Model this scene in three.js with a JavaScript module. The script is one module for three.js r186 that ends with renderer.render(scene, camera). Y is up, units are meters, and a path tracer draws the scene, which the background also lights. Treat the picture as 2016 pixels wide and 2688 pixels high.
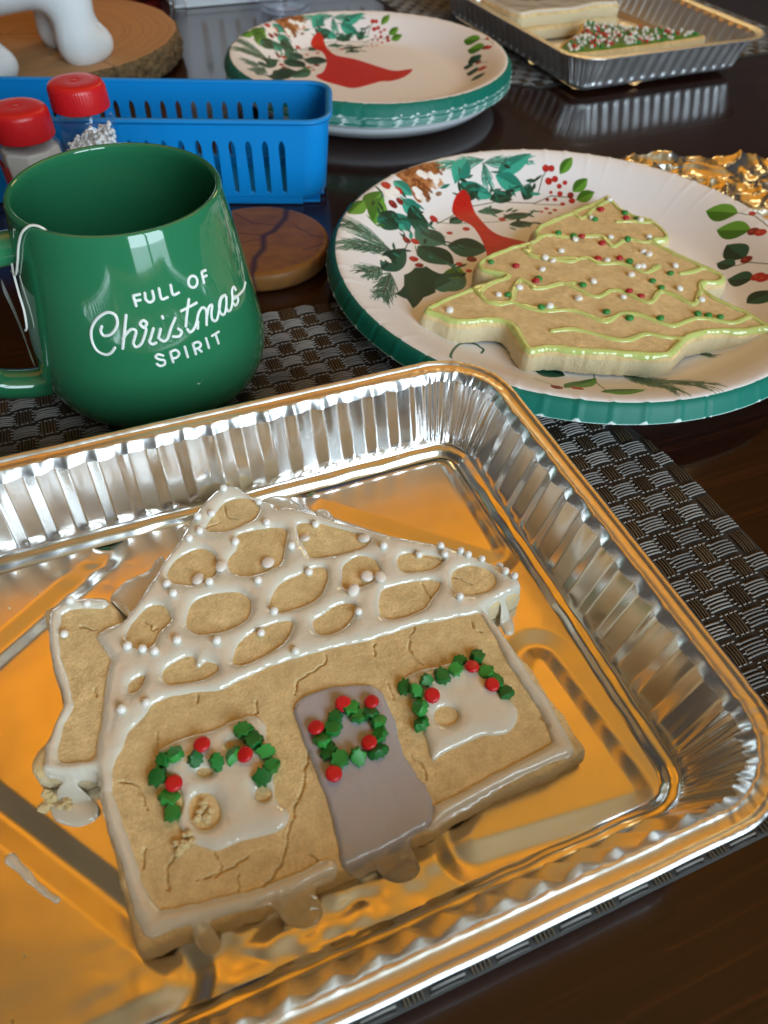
import * as THREE from 'three';
import { ImprovedNoise } from 'three/addons/math/ImprovedNoise.js';
import { MarchingCubes } from 'three/addons/objects/MarchingCubes.js';
import { RoundedBoxGeometry } from 'three/addons/geometries/RoundedBoxGeometry.js';
import { mergeGeometries, mergeVertices } from 'three/addons/utils/BufferGeometryUtils.js';
import { RectAreaLightUniformsLib } from 'three/addons/lights/RectAreaLightUniformsLib.js';

// ---------------------------------------------------------------- camera, light, exposure
const scene = new THREE.Scene();
const camera = new THREE.PerspectiveCamera(71.37, 768 / 1024, 0.01, 30);
camera.position.set(0, 0.21933, 0);
camera.rotation.order = 'YXZ';
camera.rotation.set(-0.85382, 0, 0.0442);
camera.focus = 0.275;
camera.userData.fStop = 13;
const renderer = new THREE.WebGLRenderer({ antialias: true });
renderer.toneMapping = THREE.LinearToneMapping;
renderer.toneMappingExposure = 1.14;
renderer.shadowMap.enabled = true;
scene.background = new THREE.Color().setRGB(0.045, 0.043, 0.042);
RectAreaLightUniformsLib.init();

const LIN = (r, g, b) => new THREE.Color().setRGB(r, g, b);
const std = (o) => new THREE.MeshPhysicalMaterial(o);
let seed = 20241;
function rnd() { seed = (seed + 0x6D2B79F5) | 0; let t = Math.imul(seed ^ (seed >>> 15), 1 | seed); t = (t + Math.imul(t ^ (t >>> 7), 61 | t)) ^ t; return ((t ^ (t >>> 14)) >>> 0) / 4294967296; }
const RR = (a, b) => a + (b - a) * rnd();
const IN = new ImprovedNoise();
const nz = (x, y, z = 0.37) => IN.noise(x, y, z);
const fbm = (x, y, z = 0.37) => nz(x, y, z) + 0.5 * nz(2.03 * x + 5.2, 2.03 * y + 1.3, z + 3.1) + 0.25 * nz(4.1 * x + 9.7, 4.1 * y + 7.7, z + 6.3);
const clamp = (x, a, b) => Math.min(b, Math.max(a, x));
const sst = (a, b, x) => { const t = clamp((x - a) / (b - a), 0, 1); return t * t * (3 - 2 * t); };
const lerp = (a, b, t) => a + (b - a) * t;

// ---------------------------------------------------------------- names, labels
const taken = {};
function numbered(n) { const k = taken[n] = (taken[n] ?? -1) + 1; return k ? `${n}_${String(k).padStart(3, '0')}` : n; }
function tag(o, label, category, group, kind) {
  if (label) o.userData.label = label;
  if (category) o.userData.category = category;
  if (group) o.userData.group = group;
  if (kind) o.userData.kind = kind;
  return o;
}
function thing(name, label, category, [x, y, z] = [0, 0, 0], turn = 0, group) {
  const o = new THREE.Group(); o.name = numbered(name); o.position.set(x, y, z); o.rotation.y = turn; scene.add(o);
  return tag(o, label, category, group);
}
function part(name, g, m, parent) {
  const o = new THREE.Mesh(g, m); o.name = name; o.castShadow = o.receiveShadow = true; parent.add(o); return o;
}
function solo(name, g, m, label, category, group, kind) { const o = part(numbered(name), g, m, scene); return tag(o, label, category, group, kind); }

// ---------------------------------------------------------------- geometry helpers
function splineClosed(pts, n = 5) {
  const out = [], N = pts.length;
  for (let i = 0; i < N; i++) {
    const a = pts[(i + N - 1) % N], b = pts[i], c = pts[(i + 1) % N], d = pts[(i + 2) % N];
    for (let k = 0; k < n; k++) {
      const t = k / n, t2 = t * t, t3 = t2 * t;
      out.push([0, 1].map((j) => 0.5 * (2 * b[j] + (c[j] - a[j]) * t + (2 * a[j] - 5 * b[j] + 4 * c[j] - d[j]) * t2 + (3 * b[j] - a[j] - 3 * c[j] + d[j]) * t3)));
    }
  }
  return out;
}
const M4 = (pts) => pts.map((q) => q.map((v) => v * 1e-4));      // tenths of a millimetre to metres
function polySdf(pts, reach = 0.006) {
  const N = pts.length; let x0 = 1e9, x1 = -1e9, y0 = 1e9, y1 = -1e9;
  for (const [a, b] of pts) { x0 = Math.min(x0, a); x1 = Math.max(x1, a); y0 = Math.min(y0, b); y1 = Math.max(y1, b); }
  return (x, y) => {
    const bx = Math.max(x0 - x, x - x1, 0), by = Math.max(y0 - y, y - y1, 0);
    if (bx + by > reach) return Math.hypot(bx, by);
    let d = 1e9, s = 1;
    for (let i = 0, j = N - 1; i < N; j = i++) {
      const ax = pts[i][0], ay = pts[i][1], ex = pts[j][0] - ax, ey = pts[j][1] - ay, wx = x - ax, wy = y - ay;
      const t = clamp((wx * ex + wy * ey) / (ex * ex + ey * ey + 1e-18), 0, 1), qx = wx - ex * t, qy = wy - ey * t;
      d = Math.min(d, qx * qx + qy * qy);
      const c1 = y >= ay, c2 = y < pts[j][1], c3 = ex * wy > ey * wx;
      if ((c1 && c2 && c3) || (!c1 && !c2 && !c3)) s = -s;
    }
    return s * Math.sqrt(d);
  };
}
function strokeSdf(pts) {                                        // [x, y, half width]
  return (x, y) => {
    let d = 1e9;
    for (let i = 0; i + 1 < pts.length; i++) {
      const [ax, ay, ar] = pts[i], [cx, cy, cr] = pts[i + 1], ex = cx - ax, ey = cy - ay;
      const t = clamp(((x - ax) * ex + (y - ay) * ey) / (ex * ex + ey * ey + 1e-18), 0, 1);
      d = Math.min(d, Math.hypot(x - ax - ex * t, y - ay - ey * t) - lerp(ar, cr, t));
    }
    return d;
  };
}
const smin = (a, b, k) => { const h = Math.max(k - Math.abs(a - b), 0) / k; return Math.min(a, b) - h * h * k * 0.25; };
const smax = (a, b, k) => -smin(-a, -b, k);

// a sheet y = top(x, z, d) over the region sdf < 0, its edge on the outline, with a skirt of rows below its edge
function field({ sdf, box: [x0, x1, z0, z1], cell, top, skirt, sides = false, uvScale = 1 }) {
  const nx = Math.ceil((x1 - x0) / cell), nzv = Math.ceil((z1 - z0) / cell), W = nx + 1;
  const d = new Float64Array(W * (nzv + 1));
  for (let j = 0; j <= nzv; j++) for (let i = 0; i <= nx; i++) d[j * W + i] = sdf(x0 + i * cell, z0 + j * cell);
  const id = new Int32Array(d.length).fill(-1), P = [], idx = [], edge = new Map();
  const vert = (k) => {
    if (id[k] >= 0) return id[k];
    let x = x0 + (k % W) * cell, z = z0 + Math.floor(k / W) * cell, dd = d[k];
    if (dd > 0) {
      for (let it = 0; it < 3; it++) {
        const e = cell * 0.3, gx = sdf(x + e, z) - sdf(x - e, z), gz = sdf(x, z + e) - sdf(x, z - e), g = Math.hypot(gx, gz) || 1, s = clamp(dd, -1.5 * cell, 1.5 * cell);
        x -= gx / g * s; z -= gz / g * s; dd = sdf(x, z);
      }
      dd = Math.min(dd, 0);
    }
    P.push(x, top(x, z, dd), z);
    return (id[k] = P.length / 3 - 1);
  };
  const addEdge = (a, b) => { const r = b * 4e6 + a; if (edge.has(r)) edge.delete(r); else edge.set(a * 4e6 + b, [a, b]); };
  const tri = (a, b, c) => { idx.push(a, b, c); addEdge(a, b); addEdge(b, c); addEdge(c, a); };
  for (let j = 0; j < nzv; j++) for (let i = 0; i < nx; i++) {
    const k = [j * W + i, j * W + i + 1, (j + 1) * W + i + 1, (j + 1) * W + i];
    const ins = k.map((q) => d[q] < 0);
    const n = ins.filter(Boolean).length;
    if (!n) continue;
    if (n === 1) { const q = ins.indexOf(true), v = [k[(q + 3) % 4], k[q], k[(q + 1) % 4]].map(vert); tri(v[0], v[2], v[1]); continue; }
    const v = k.map(vert);
    if (!ins[0] && !ins[2]) { tri(v[0], v[3], v[1]); tri(v[1], v[3], v[2]); } else { tri(v[0], v[3], v[2]); tri(v[0], v[2], v[1]); }
  }
  const topCount = idx.length;
  if (skirt) {
    const nor = new Map();
    for (const [a, b] of edge.values()) {
      const ex = P[3 * b] - P[3 * a], ez = P[3 * b + 2] - P[3 * a + 2];
      for (const q of [a, b]) { const n = nor.get(q) || [0, 0]; n[0] -= ez; n[1] += ex; nor.set(q, n); }
    }
    const rows = new Map();
    for (const [q, n] of nor) {
      const l = Math.hypot(...n) || 1, list = skirt(P[3 * q], P[3 * q + 1], P[3 * q + 2]);
      const sx = -n[0] / l, sz = -n[1] / l, r = [q];
      for (const [out, y] of list) { P.push(P[3 * q] + sx * -out, y, P[3 * q + 2] + sz * -out); r.push(P.length / 3 - 1); }
      rows.set(q, r);
    }
    for (const [a, b] of edge.values()) {
      const A = rows.get(a), B = rows.get(b);
      for (let k = 0; k + 1 < A.length; k++) idx.push(A[k], A[k + 1], B[k], B[k], A[k + 1], B[k + 1]);
    }
  }
  const g = new THREE.BufferGeometry(), uv = new Float32Array(P.length / 3 * 2);
  for (let i = 0; i < P.length / 3; i++) { uv[2 * i] = (P[3 * i] + 0.35 * P[3 * i + 1]) * uvScale; uv[2 * i + 1] = (P[3 * i + 2] + 0.8 * P[3 * i + 1]) * uvScale; }
  g.setAttribute('position', new THREE.Float32BufferAttribute(P, 3)); g.setAttribute('uv', new THREE.BufferAttribute(uv, 2)); g.setIndex(idx); if (sides) { g.addGroup(0, topCount, 0); g.addGroup(topCount, idx.length - topCount, 1); }
  g.computeVertexNormals();
  return g;
}
function gridGeo(nu, nv, f, uvf) {                               // f(i/nu, j/nv) -> [x, y, z]
  const P = [], U = [], I = [];
  for (let j = 0; j <= nv; j++) for (let i = 0; i <= nu; i++) { const p = f(i / nu, j / nv, i, j); P.push(...p); U.push(...(uvf ? uvf(i / nu, j / nv, p) : [i / nu, j / nv])); }
  for (let j = 0; j < nv; j++) for (let i = 0; i < nu; i++) { const a = j * (nu + 1) + i, b = a + 1, c = a + nu + 1, e = c + 1; I.push(a, c, b, b, c, e); }
  const g = new THREE.BufferGeometry(); g.setAttribute('position', new THREE.Float32BufferAttribute(P, 3)); g.setAttribute('uv', new THREE.Float32BufferAttribute(U, 2)); g.setIndex(I); g.computeVertexNormals(); return g;
}
const V3 = (x, y, z) => new THREE.Vector3(x, y, z);
const curve = (pts, closed = false) => new THREE.CatmullRomCurve3(pts.map((p) => V3(...p)), closed, 'centripetal');
const tube = (pts, r, seg = 40, rad = 8, closed = false) => new THREE.TubeGeometry(curve(pts, closed), seg, r, rad, closed);
const lathe = (pts, seg = 96) => new THREE.LatheGeometry(pts.map(([r, y]) => new THREE.Vector2(r, y)), seg);
function capped(pts, r, seg, rad) {                              // a stroke with round ends
  const c = curve(pts), g = [new THREE.TubeGeometry(c, seg, r, rad, false)];
  for (const t of [0, 1]) { const s = new THREE.SphereGeometry(r, rad, 6), p = c.getPoint(t); s.translate(p.x, p.y, p.z); g.push(s); }
  return mergeGeometries(g);
}
// one surface round joints with radii: smooth union of tapered capsules
function blob(bones, lo, size, res, k = 0.006) {
  const mc = new MarchingCubes(res, new THREE.MeshBasicMaterial(), false, false, 400000); mc.isolation = 0; mc.reset();
  const h = size / res;
  for (let z = 0; z < res; z++) for (let y = 0; y < res; y++) for (let x = 0; x < res; x++) {
    const p = [lo[0] + (x + 0.0) * h, lo[1] + (y + 0.0) * h, lo[2] + (z + 0.0) * h];
    let d = 1e3;
    for (const [a, b, ra, rb] of bones) {
      const e = [b[0] - a[0], b[1] - a[1], b[2] - a[2]], w = [p[0] - a[0], p[1] - a[1], p[2] - a[2]];
      const t = clamp((w[0] * e[0] + w[1] * e[1] + w[2] * e[2]) / (e[0] ** 2 + e[1] ** 2 + e[2] ** 2 + 1e-12), 0, 1);
      d = smin(d, Math.hypot(w[0] - e[0] * t, w[1] - e[1] * t, w[2] - e[2] * t) - lerp(ra, rb, t), k);
    }
    mc.field[x + y * res + z * res * res] = -d;
  }
  mc.update();
  const n = mc.count, pos = new Float32Array(n * 3);
  for (let i = 0; i < n; i++) for (let j = 0; j < 3; j++) pos[3 * i + j] = lo[j] + (mc.positionArray[3 * i + j] + 1) / 2 * size;
  let g = new THREE.BufferGeometry(); g.setAttribute('position', new THREE.BufferAttribute(pos, 3));
  g = mergeVertices(g, 1e-5); g.computeVertexNormals(); return g;
}

// ---------------------------------------------------------------- textures
function dataTex(n, f, srgb = false, repeat) {
  const a = new Uint8Array(n * n * 4);
  for (let j = 0; j < n; j++) for (let i = 0; i < n; i++) { const c = f(i / n, j / n); for (let k = 0; k < 3; k++) a[(j * n + i) * 4 + k] = clamp(Math.round((Array.isArray(c) ? c[k] : c) * 255), 0, 255); a[(j * n + i) * 4 + 3] = 255; }
  const t = new THREE.DataTexture(a, n, n); t.magFilter = THREE.LinearFilter; t.minFilter = THREE.LinearMipmapLinearFilter; t.wrapS = t.wrapT = THREE.RepeatWrapping; if (srgb) t.colorSpace = THREE.SRGBColorSpace; if (repeat) t.repeat.set(repeat, repeat); t.needsUpdate = true; return t;
}
// noise that tiles over the unit square
const tn = (u, v, f, s = 0) => { const a = (x, y) => nz(x * f + s, y * f + s * 1.7, s); const wu = u, wv = v; return (a(u, v) * (1 - wu) + a(u - 1, v) * wu) * (1 - wv) + (a(u, v - 1) * (1 - wu) + a(u - 1, v - 1) * wu) * wv; };
function canvasTex(w, h, draw) {
  const c = document.createElement('canvas'); c.width = w; c.height = h; draw(c.getContext('2d'), w, h);
  const t = new THREE.CanvasTexture(c); t.colorSpace = THREE.SRGBColorSpace; t.magFilter = THREE.LinearFilter; t.anisotropy = 8; return t;
}

const TH = 0.41265, UC = 0.008, VC = -0.115;                     // the mat and the tray stand turned by TH to the camera
const E1 = [Math.cos(TH), -Math.sin(TH)], E2 = [Math.sin(TH), Math.cos(TH)];
const fromUV = (u, v) => [u * E1[0] + v * E2[0], u * E1[1] + v * E2[1]];
const D = {
  house: [[-596,-472],[-555,-484],[-496,-483],[-425,-472],[-384,-443],[-368,-363],[-356,-339],[-318,-375],[-257,-448],[-193,-529],[-127,-602],[-53,-701],[18,-775],[77,-814],[121,-815],[163,-783],[202,-710],[333,-611],[427,-524],[551,-414],[680,-324],[775,-258],[861,-177],[915,-119],[960,-46],[985,11],[851,35],[787,51],[805,137],[817,216],[834,296],[836,359],[842,437],[852,470],[852,541],[856,597],[787,624],[841,600],[747,609],[654,609],[531,612],[416,622],[317,637],[58,651],[-87,653],[-177,651],[-293,645],[-372,638],[-428,637],[-465,630],[-473,574],[-475,507],[-484,410],[-493,326],[-497,239],[-494,166],[-510,142],[-572,135],[-632,106],[-661,91],[-673,61],[-657,24],[-628,-1],[-593,-54],[-570,-96],[-572,-162],[-588,-235],[-589,-342],[-592,-417]],
  holes: [[[-14,-629],[61,-717],[108,-735],[169,-722],[198,-667],[170,-618],[123,-597],[52,-591]],[[-184,-471],[-142,-523],[-86,-542],[-41,-539],[-14,-493],[-18,-434],[-45,-402],[-104,-395],[-162,-421]],[[28,-460],[70,-497],[85,-556],[148,-560],[227,-545],[261,-518],[243,-469],[202,-386],[163,-366],[77,-369],[27,-404]],[[-152,-281],[-119,-324],[-60,-334],[24,-314],[55,-270],[45,-222],[12,-189],[-53,-179],[-134,-195],[-162,-232]],[[-350,-281],[-313,-327],[-260,-361],[-220,-342],[-207,-283],[-249,-250],[-280,-210],[-315,-205],[-350,-244]],[[-263,-105],[-220,-123],[-167,-121],[-162,-77],[-134,-87],[-103,-65],[-109,-40],[-152,-32],[-213,-38],[-256,-51],[-271,-81]],[[-376,-87],[-354,-105],[-325,-108],[-330,-83],[-350,-61],[-374,-63]],[[-48,-72],[-19,-118],[36,-142],[100,-148],[161,-140],[159,-111],[115,-68],[59,-46],[-10,-33],[-49,-44]],[[249,-646],[274,-646],[280,-628],[258,-627]],[[307,-528],[368,-516],[433,-471],[507,-406],[534,-370],[499,-342],[413,-344],[317,-360],[300,-406],[297,-469]],[[377,-231],[408,-296],[465,-314],[511,-287],[518,-236],[505,-202],[448,-186],[389,-189],[371,-205]],[[591,-248],[622,-266],[678,-245],[741,-202],[740,-182],[692,-166],[618,-179],[587,-200]],[[124,-243],[167,-291],[240,-311],[312,-322],[342,-297],[317,-235],[268,-189],[199,-179],[135,-181],[112,-203]],[[470,-113],[502,-147],[587,-143],[673,-125],[691,-94],[643,-57],[589,-23],[511,-18],[459,-37],[452,-66]],[[230,-106],[261,-121],[326,-140],[381,-128],[370,-88],[325,-54],[263,-43],[228,-65]],[[737,-106],[766,-133],[824,-136],[874,-103],[887,-49],[853,-15],[781,-15],[731,-43]]],
  roof: [[-372,-330],[-319,-371],[-258,-444],[-193,-525],[-128,-598],[-54,-696],[17,-770],[76,-810],[119,-810],[162,-778],[200,-704],[331,-604],[425,-519],[549,-408],[677,-319],[772,-253],[859,-172],[913,-114],[957,-40],[977,13],[853,31],[770,54],[674,44],[545,25],[398,25],[246,8],[143,2],[42,-1],[40,3],[-53,16],[-113,26],[-156,13],[-221,-1],[-304,-4],[-349,33],[-396,64],[-429,111],[-483,84],[-444,-16],[-416,-136],[-413,-204],[-444,-298],[-408,-325]],
  strokes: [[[-396,-162,26],[-425,-73,25],[-442,15,24],[-463,74,24],[-460,100,32],[-480,150,28],[-486,224,20],[-474,314,24],[-452,410,19],[-444,485,18],[-432,546,26],[-414,592,31],[-364,598,24],[-285,609,22],[-183,627,22],[-81,632,22],[33,629,25]],[[329,609,30],[426,602,22],[520,590,22],[609,579,19],[722,571,22],[791,569,29],[791,559,31],[801,493,22],[803,414,22],[793,335,21],[790,251,22],[791,165,19],[797,77,25]],[[-407,-424,18],[-458,-447,19],[-510,-459,19],[-556,-441,20],[-571,-371,17],[-571,-264,16],[-559,-157,18],[-553,-83,18],[-581,-38,16],[-608,30,17],[-611,27,17],[-614,84,18]],[[-617,90,17],[-570,117,19],[-510,135,20]]],
  door: [[81,160],[135,137],[221,141],[302,164],[345,196],[354,243],[352,314],[340,392],[344,460],[365,531],[348,484],[362,560],[350,603],[319,631],[262,635],[116,668],[69,637],[78,566],[85,478],[83,381],[77,292],[76,215]],
  win1: [[-320,147],[-248,136],[-168,145],[-94,137],[-39,142],[-15,179],[-20,227],[-18,270],[-45,401],[-24,443],[-25,469],[-51,491],[-114,486],[-163,479],[-226,480],[-274,448],[-302,406],[-313,364],[-291,333],[-290,279],[-317,220],[-318,169]],
  win2: [[446,187],[498,184],[588,194],[638,213],[680,276],[687,333],[716,388],[711,430],[686,456],[645,467],[583,451],[514,452],[444,459],[408,465],[414,420],[418,381],[430,308],[428,249],[432,205]],
  wholes: [[[-198,382],[-212,408],[-236,418],[-260,409],[-276,383],[-278,351],[-264,324],[-240,314],[-215,323],[-199,350]],[[-193,269],[-198,275],[-210,276],[-224,271],[-234,262],[-236,252],[-230,246],[-218,246],[-205,251],[-195,260]],[[-54,388],[-61,398],[-74,402],[-87,396],[-96,385],[-97,371],[-89,360],[-76,357],[-63,362],[-54,374]],[[-87,221],[-94,229],[-108,230],[-124,224],[-135,213],[-137,202],[-130,194],[-116,193],[-101,199],[-89,210]],[[539,366],[525,380],[503,384],[482,376],[470,359],[471,340],[485,325],[507,321],[529,329],[541,346]]],
  pearls: [[93,-780],[201,-676],[22,-681],[-30,-676],[-37,-605],[-80,-583],[200,-563],[72,-518],[253,-423],[-191,-413],[-54,-371],[-178,-365],[102,-319],[120,-185],[58,-123],[-201,-180],[-83,-135],[-352,-218],[-309,-191],[-275,-166],[141,-12],[-400,-3],[-329,-2],[-502,-460],[-453,-431],[-536,-342],[369,-501],[280,-304],[381,-80],[562,-307],[671,-236],[756,-237],[755,-200],[817,-194],[834,-169],[872,-135],[925,-95],[923,-54],[943,-25],[725,-13]],
  discs: [[-2,-425],[-88,-407],[156,-392],[512,-376],[313,-454],[464,-214],[502,-188],[395,-165]],
  leaves: [[-79,187],[-59,229],[-36,271],[-32,319],[-65,341],[-123,255],[-176,253],[-231,221],[-278,192],[-313,191],[-337,230],[-321,300],[-320,344],[188,246],[241,238],[256,268],[287,273],[300,310],[292,345],[267,392],[208,379],[154,371],[136,341],[128,302],[168,276],[423,223],[445,254],[490,230],[543,238],[593,231],[625,203],[681,209],[686,270],[698,305],[708,354],[441,310],[423,357]],
  reds: [[-201,193],[-92,266],[-300,268],[222,215],[305,242],[122,260],[253,359],[125,407],[485,288],[644,244],[675,320]],
  cracks: [[[543,29],[509,58],[487,100],[499,149],[512,169]],[[633,-124],[628,-81],[636,-58]],[[729,73],[721,105],[740,129]],[[392,39],[378,83]],[[232,19],[217,53],[120,78],[96,122]],[[744,-120],[781,-80],[793,-56]],[[689,-231],[744,-191]],[[56,342],[49,384],[16,433]],[[355,418],[378,473],[369,508]],[[377,184],[380,245]],[[773,454],[780,492]],[[79,308],[40,393],[-1,445],[-40,508],[-77,568],[-137,616]],[[-336,455],[-362,481],[-368,526]],[[-238,481],[-229,521],[-247,544]],[[-190,560],[-206,600]],[[0,574],[11,600]],[[-442,200],[-396,231],[-384,310]],[[-406,404],[-419,447]],[[-297,530],[-208,535],[-156,525]],[[77,-721],[70,-665],[104,-633]],[[-12,-638],[45,-645]],[[-22,100],[-26,137],[-38,139]],[[-184,12],[-185,45]],[[-321,93],[-324,140]],[[-485,-361],[-443,-330]],[[-469,-116],[-475,-86]],[[-286,-309],[-270,-265],[-252,-266]]],
  puddles: [[[-526,214],[-542,237],[-577,241],[-617,226],[-648,196],[-658,163],[-643,139],[-608,134],[-567,150],[-535,181]],[[-7,697],[-25,715],[-57,717],[-91,704],[-115,680],[-119,653],[-102,635],[-69,632],[-34,646],[-11,671]],[[-278,671],[-287,684],[-303,688],[-320,681],[-331,666],[-333,649],[-325,636],[-309,632],[-292,639],[-280,654]],[[276,693],[257,710],[226,713],[194,700],[174,678],[173,653],[191,635],[222,632],[255,644],[275,668]],[[-398,-512],[-358,-565],[-309,-590],[-255,-597],[-215,-636],[-187,-639],[-196,-557],[-280,-451],[-351,-397]],[[224,-777],[254,-803],[312,-792],[353,-750],[369,-702],[287,-681]],[[414,-674],[462,-662],[477,-604],[425,-578]],[[872,29],[908,70],[887,116],[857,105]],[[-123,-724],[-109,-758],[-72,-768],[-52,-727],[-104,-678]]],
  smear: [[-770,259,15],[-745,297,12],[-713,349,9],[-687,384,7],[-663,411,9]],
  crumbs: [[-319,437],[-292,426],[-247,386],[-235,361],[-613,172],[-650,151],[-667,137],[-85,-878],[-77,-869],[-130,-846],[-692,-753],[-638,-634],[-730,-605],[-751,515],[-787,647]],
  tree: [[340,-807],[380,-782],[422,-627],[493,-549],[564,-520],[623,-407],[638,-308],[595,-247],[540,-238],[593,-167],[669,-80],[746,-11],[807,50],[846,119],[791,194],[694,216],[735,315],[821,400],[881,466],[930,537],[1000,605],[995,641],[908,606],[786,639],[681,641],[567,673],[495,713],[445,774],[386,851],[314,873],[181,870],[-19,867],[-219,851],[-308,879],[-358,785],[-388,674],[-460,637],[-638,669],[-745,619],[-810,593],[-810,539],[-757,486],[-613,359],[-463,254],[-387,207],[-488,180],[-526,122],[-514,64],[-446,-15],[-316,-117],[-183,-199],[-182,-285],[-148,-353],[-23,-482],[165,-639],[285,-752]],
  tlines: [[[-126,-357],[-26,-434],[98,-534],[140,-476],[228,-600],[334,-720]],[[347,-451],[443,-468],[527,-467],[578,-507]],[[-231,-135],[-177,-187],[-88,-260],[33,-246],[158,-266],[224,-272],[271,-163],[348,-234],[393,-254],[444,-226],[544,-235]],[[-237,-72],[-195,-14],[-96,8],[3,29],[97,-24],[166,30],[269,21],[340,60],[398,113],[485,33]],[[593,104],[661,77],[764,10]],[[-230,318],[-154,299],[-73,251],[-5,300],[87,373],[189,298],[247,307],[308,369],[360,404],[443,291],[510,326],[587,399],[645,288],[697,174]],[[-290,481],[-249,503],[-166,522],[-56,507],[24,545],[95,589],[192,519],[265,514],[349,557],[431,600],[569,528],[661,533],[741,552],[863,480]],[[-179,694],[-59,673],[46,712],[164,744],[287,682],[366,700],[448,705]],[[-527,366],[-476,464],[-363,455],[-340,351],[-287,240],[-207,314],[-86,264],[5,243]],[[-363,455],[-228,506],[-142,487]],[[-513,364],[-450,280],[-357,205]],[[-205,-142],[-202,-21],[-82,-2],[41,-13]]],
  tgreen: [[412,-558],[471,-492],[217,-460],[-26,-268],[56,-243],[366,-227],[332,10],[533,115],[417,202],[450,266],[35,271],[116,518],[225,562],[378,558],[585,494],[635,507],[688,524],[-211,506],[-195,232],[-373,398],[-437,78]],
  tred: [[272,-586],[409,-495],[213,-184],[159,-6],[283,-22],[104,-239],[268,320],[323,357],[-212,254],[-305,110]],
  twhite: [[346,-717],[487,-467],[199,-476],[273,-254],[499,-282],[64,-214],[-35,-76],[430,-109],[456,-80],[-136,17],[-96,36],[-165,130],[208,5],[362,71],[397,53],[313,147],[579,31],[99,226],[547,264],[-7,406],[230,367],[638,361],[-170,496],[-305,323],[-421,402],[-677,560],[-168,495],[-9,403]],
  letters: [[[1263,699],[1259,661]],[[1263,699],[1208,701]],[[1261,679],[1216,680]],[[1166,702],[1169,677],[1144,666],[1109,673],[1101,704]],[[1043,708],[1041,668],[992,669]],[[939,709],[938,672],[888,673]],[[693,685],[706,676],[727,671],[750,672],[769,678],[779,688],[777,699],[764,708],[743,713],[720,712],[701,706],[691,696],[693,685]],[[626,711],[631,670]],[[626,711],[578,709]],[[630,691],[585,689]],[[1574,587],[1591,570],[1579,552],[1532,553],[1479,571],[1439,603],[1444,633],[1489,643],[1561,630],[1630,601],[1675,563],[1684,517],[1658,485],[1596,472],[1551,480],[1508,502]],[[1357,629],[1404,562],[1447,499]],[[1426,538],[1382,561],[1336,574],[1311,567],[1337,535],[1353,519],[1343,502],[1303,508],[1256,539],[1229,570],[1249,577],[1264,592],[1232,603],[1210,590],[1234,575]],[[1170,565],[1205,534],[1226,515],[1209,504],[1178,507]],[[1115,557],[1148,525]],[[1075,604],[1074,597]],[[1140,518],[1116,507],[1084,512],[1034,549],[975,585]],[[973,541],[951,525],[981,511],[1031,516]],[[817,636],[877,576],[905,541]],[[909,604],[758,612]],[[899,527],[885,512],[849,517],[806,539],[760,573],[714,585],[688,571],[720,513]],[[808,515],[791,540]],[[705,537],[648,576],[616,576],[646,545],[650,519],[617,509],[554,542],[497,577],[439,578]],[[439,578],[494,581],[539,561],[552,529],[520,512],[468,535],[433,569]],[[468,535],[466,516],[430,510],[369,537],[331,575],[294,578],[280,562]],[[345,547],[284,531],[295,514],[348,510],[372,527]],[[353,538],[242,532],[146,528],[68,537]],[[1148,450],[1186,459],[1209,450],[1184,437],[1148,429],[1154,413],[1192,410],[1212,420]],[[1086,458],[1083,414]],[[1086,458],[1038,460],[1018,442],[1046,429],[1086,430]],[[959,462],[956,417]],[[886,463],[883,417]],[[886,463],[838,462],[819,446],[844,437],[885,439]],[[853,436],[830,418]],[[759,462],[756,419]],[[698,460],[623,461]],[[661,460],[655,416]]],
  string: [[2282,829],[2371,757],[2483,692],[2539,664]],
  cardinal: [[-545,-891],[-504,-867],[-486,-814],[-445,-689],[-346,-491],[-147,-394],[65,-222],[242,-109],[414,-170],[337,48],[210,175],[120,193],[21,277],[-138,395],[-296,316],[-419,234],[-501,109],[-440,-3],[-424,-278],[-483,-556],[-576,-658],[-615,-714],[-596,-819]],
  pleaves: [[-324,-1049,-92,-1235,60,1],[-518,-1113,-608,-927,70,1],[-333,-1047,-140,-993,70,1],[-571,-923,-341,-903,60,1],[-452,-962,-542,-813,50,0],[-368,-879,-213,-947,50,0],[-140,-917,-94,-1024,45,0],[-452,-755,-273,-792,40,2],[-297,-699,-98,-771,50,0],[-632,-593,-543,-673,45,0],[-261,-613,-103,-645,50,0],[-1147,-386,-1058,-614,70,3],[-1094,-296,-1056,-559,70,3],[-1236,-279,-1159,-466,60,3],[-994,-741,-871,-690,60,1],[-939,-615,-807,-573,80,1],[-985,-482,-881,-403,90,1],[-1066,-417,-948,-373,120,0],[-900,-500,-762,-544,120,0],[-848,-449,-663,-341,120,2],[-829,-299,-621,-109,110,0],[-655,-325,-410,-298,130,0],[-1029,113,-903,-235,70,0],[-643,97,-597,-96,70,3],[-736,161,-561,-10,110,2],[95,-1099,177,-1217,40,3],[176,-985,271,-1063,45,3],[198,-930,314,-972,45,3],[1078,-542,927,-641,75,3],[1109,-373,959,-473,75,3],[1042,-168,986,-331,70,0],[991,-142,917,-215,50,0],[1036,25,932,-45,70,0],[950,230,1079,209,80,0],[-189,1176,37,891,60,3],[-33,1196,186,1134,55,3],[-256,818,-114,886,90,0]],
  holly: [[-906,40],[-844,-61],[-780,-81],[-687,0],[-735,76],[-729,188],[-797,247],[-854,392],[-888,302],[-956,311],[-905,159]],
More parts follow.
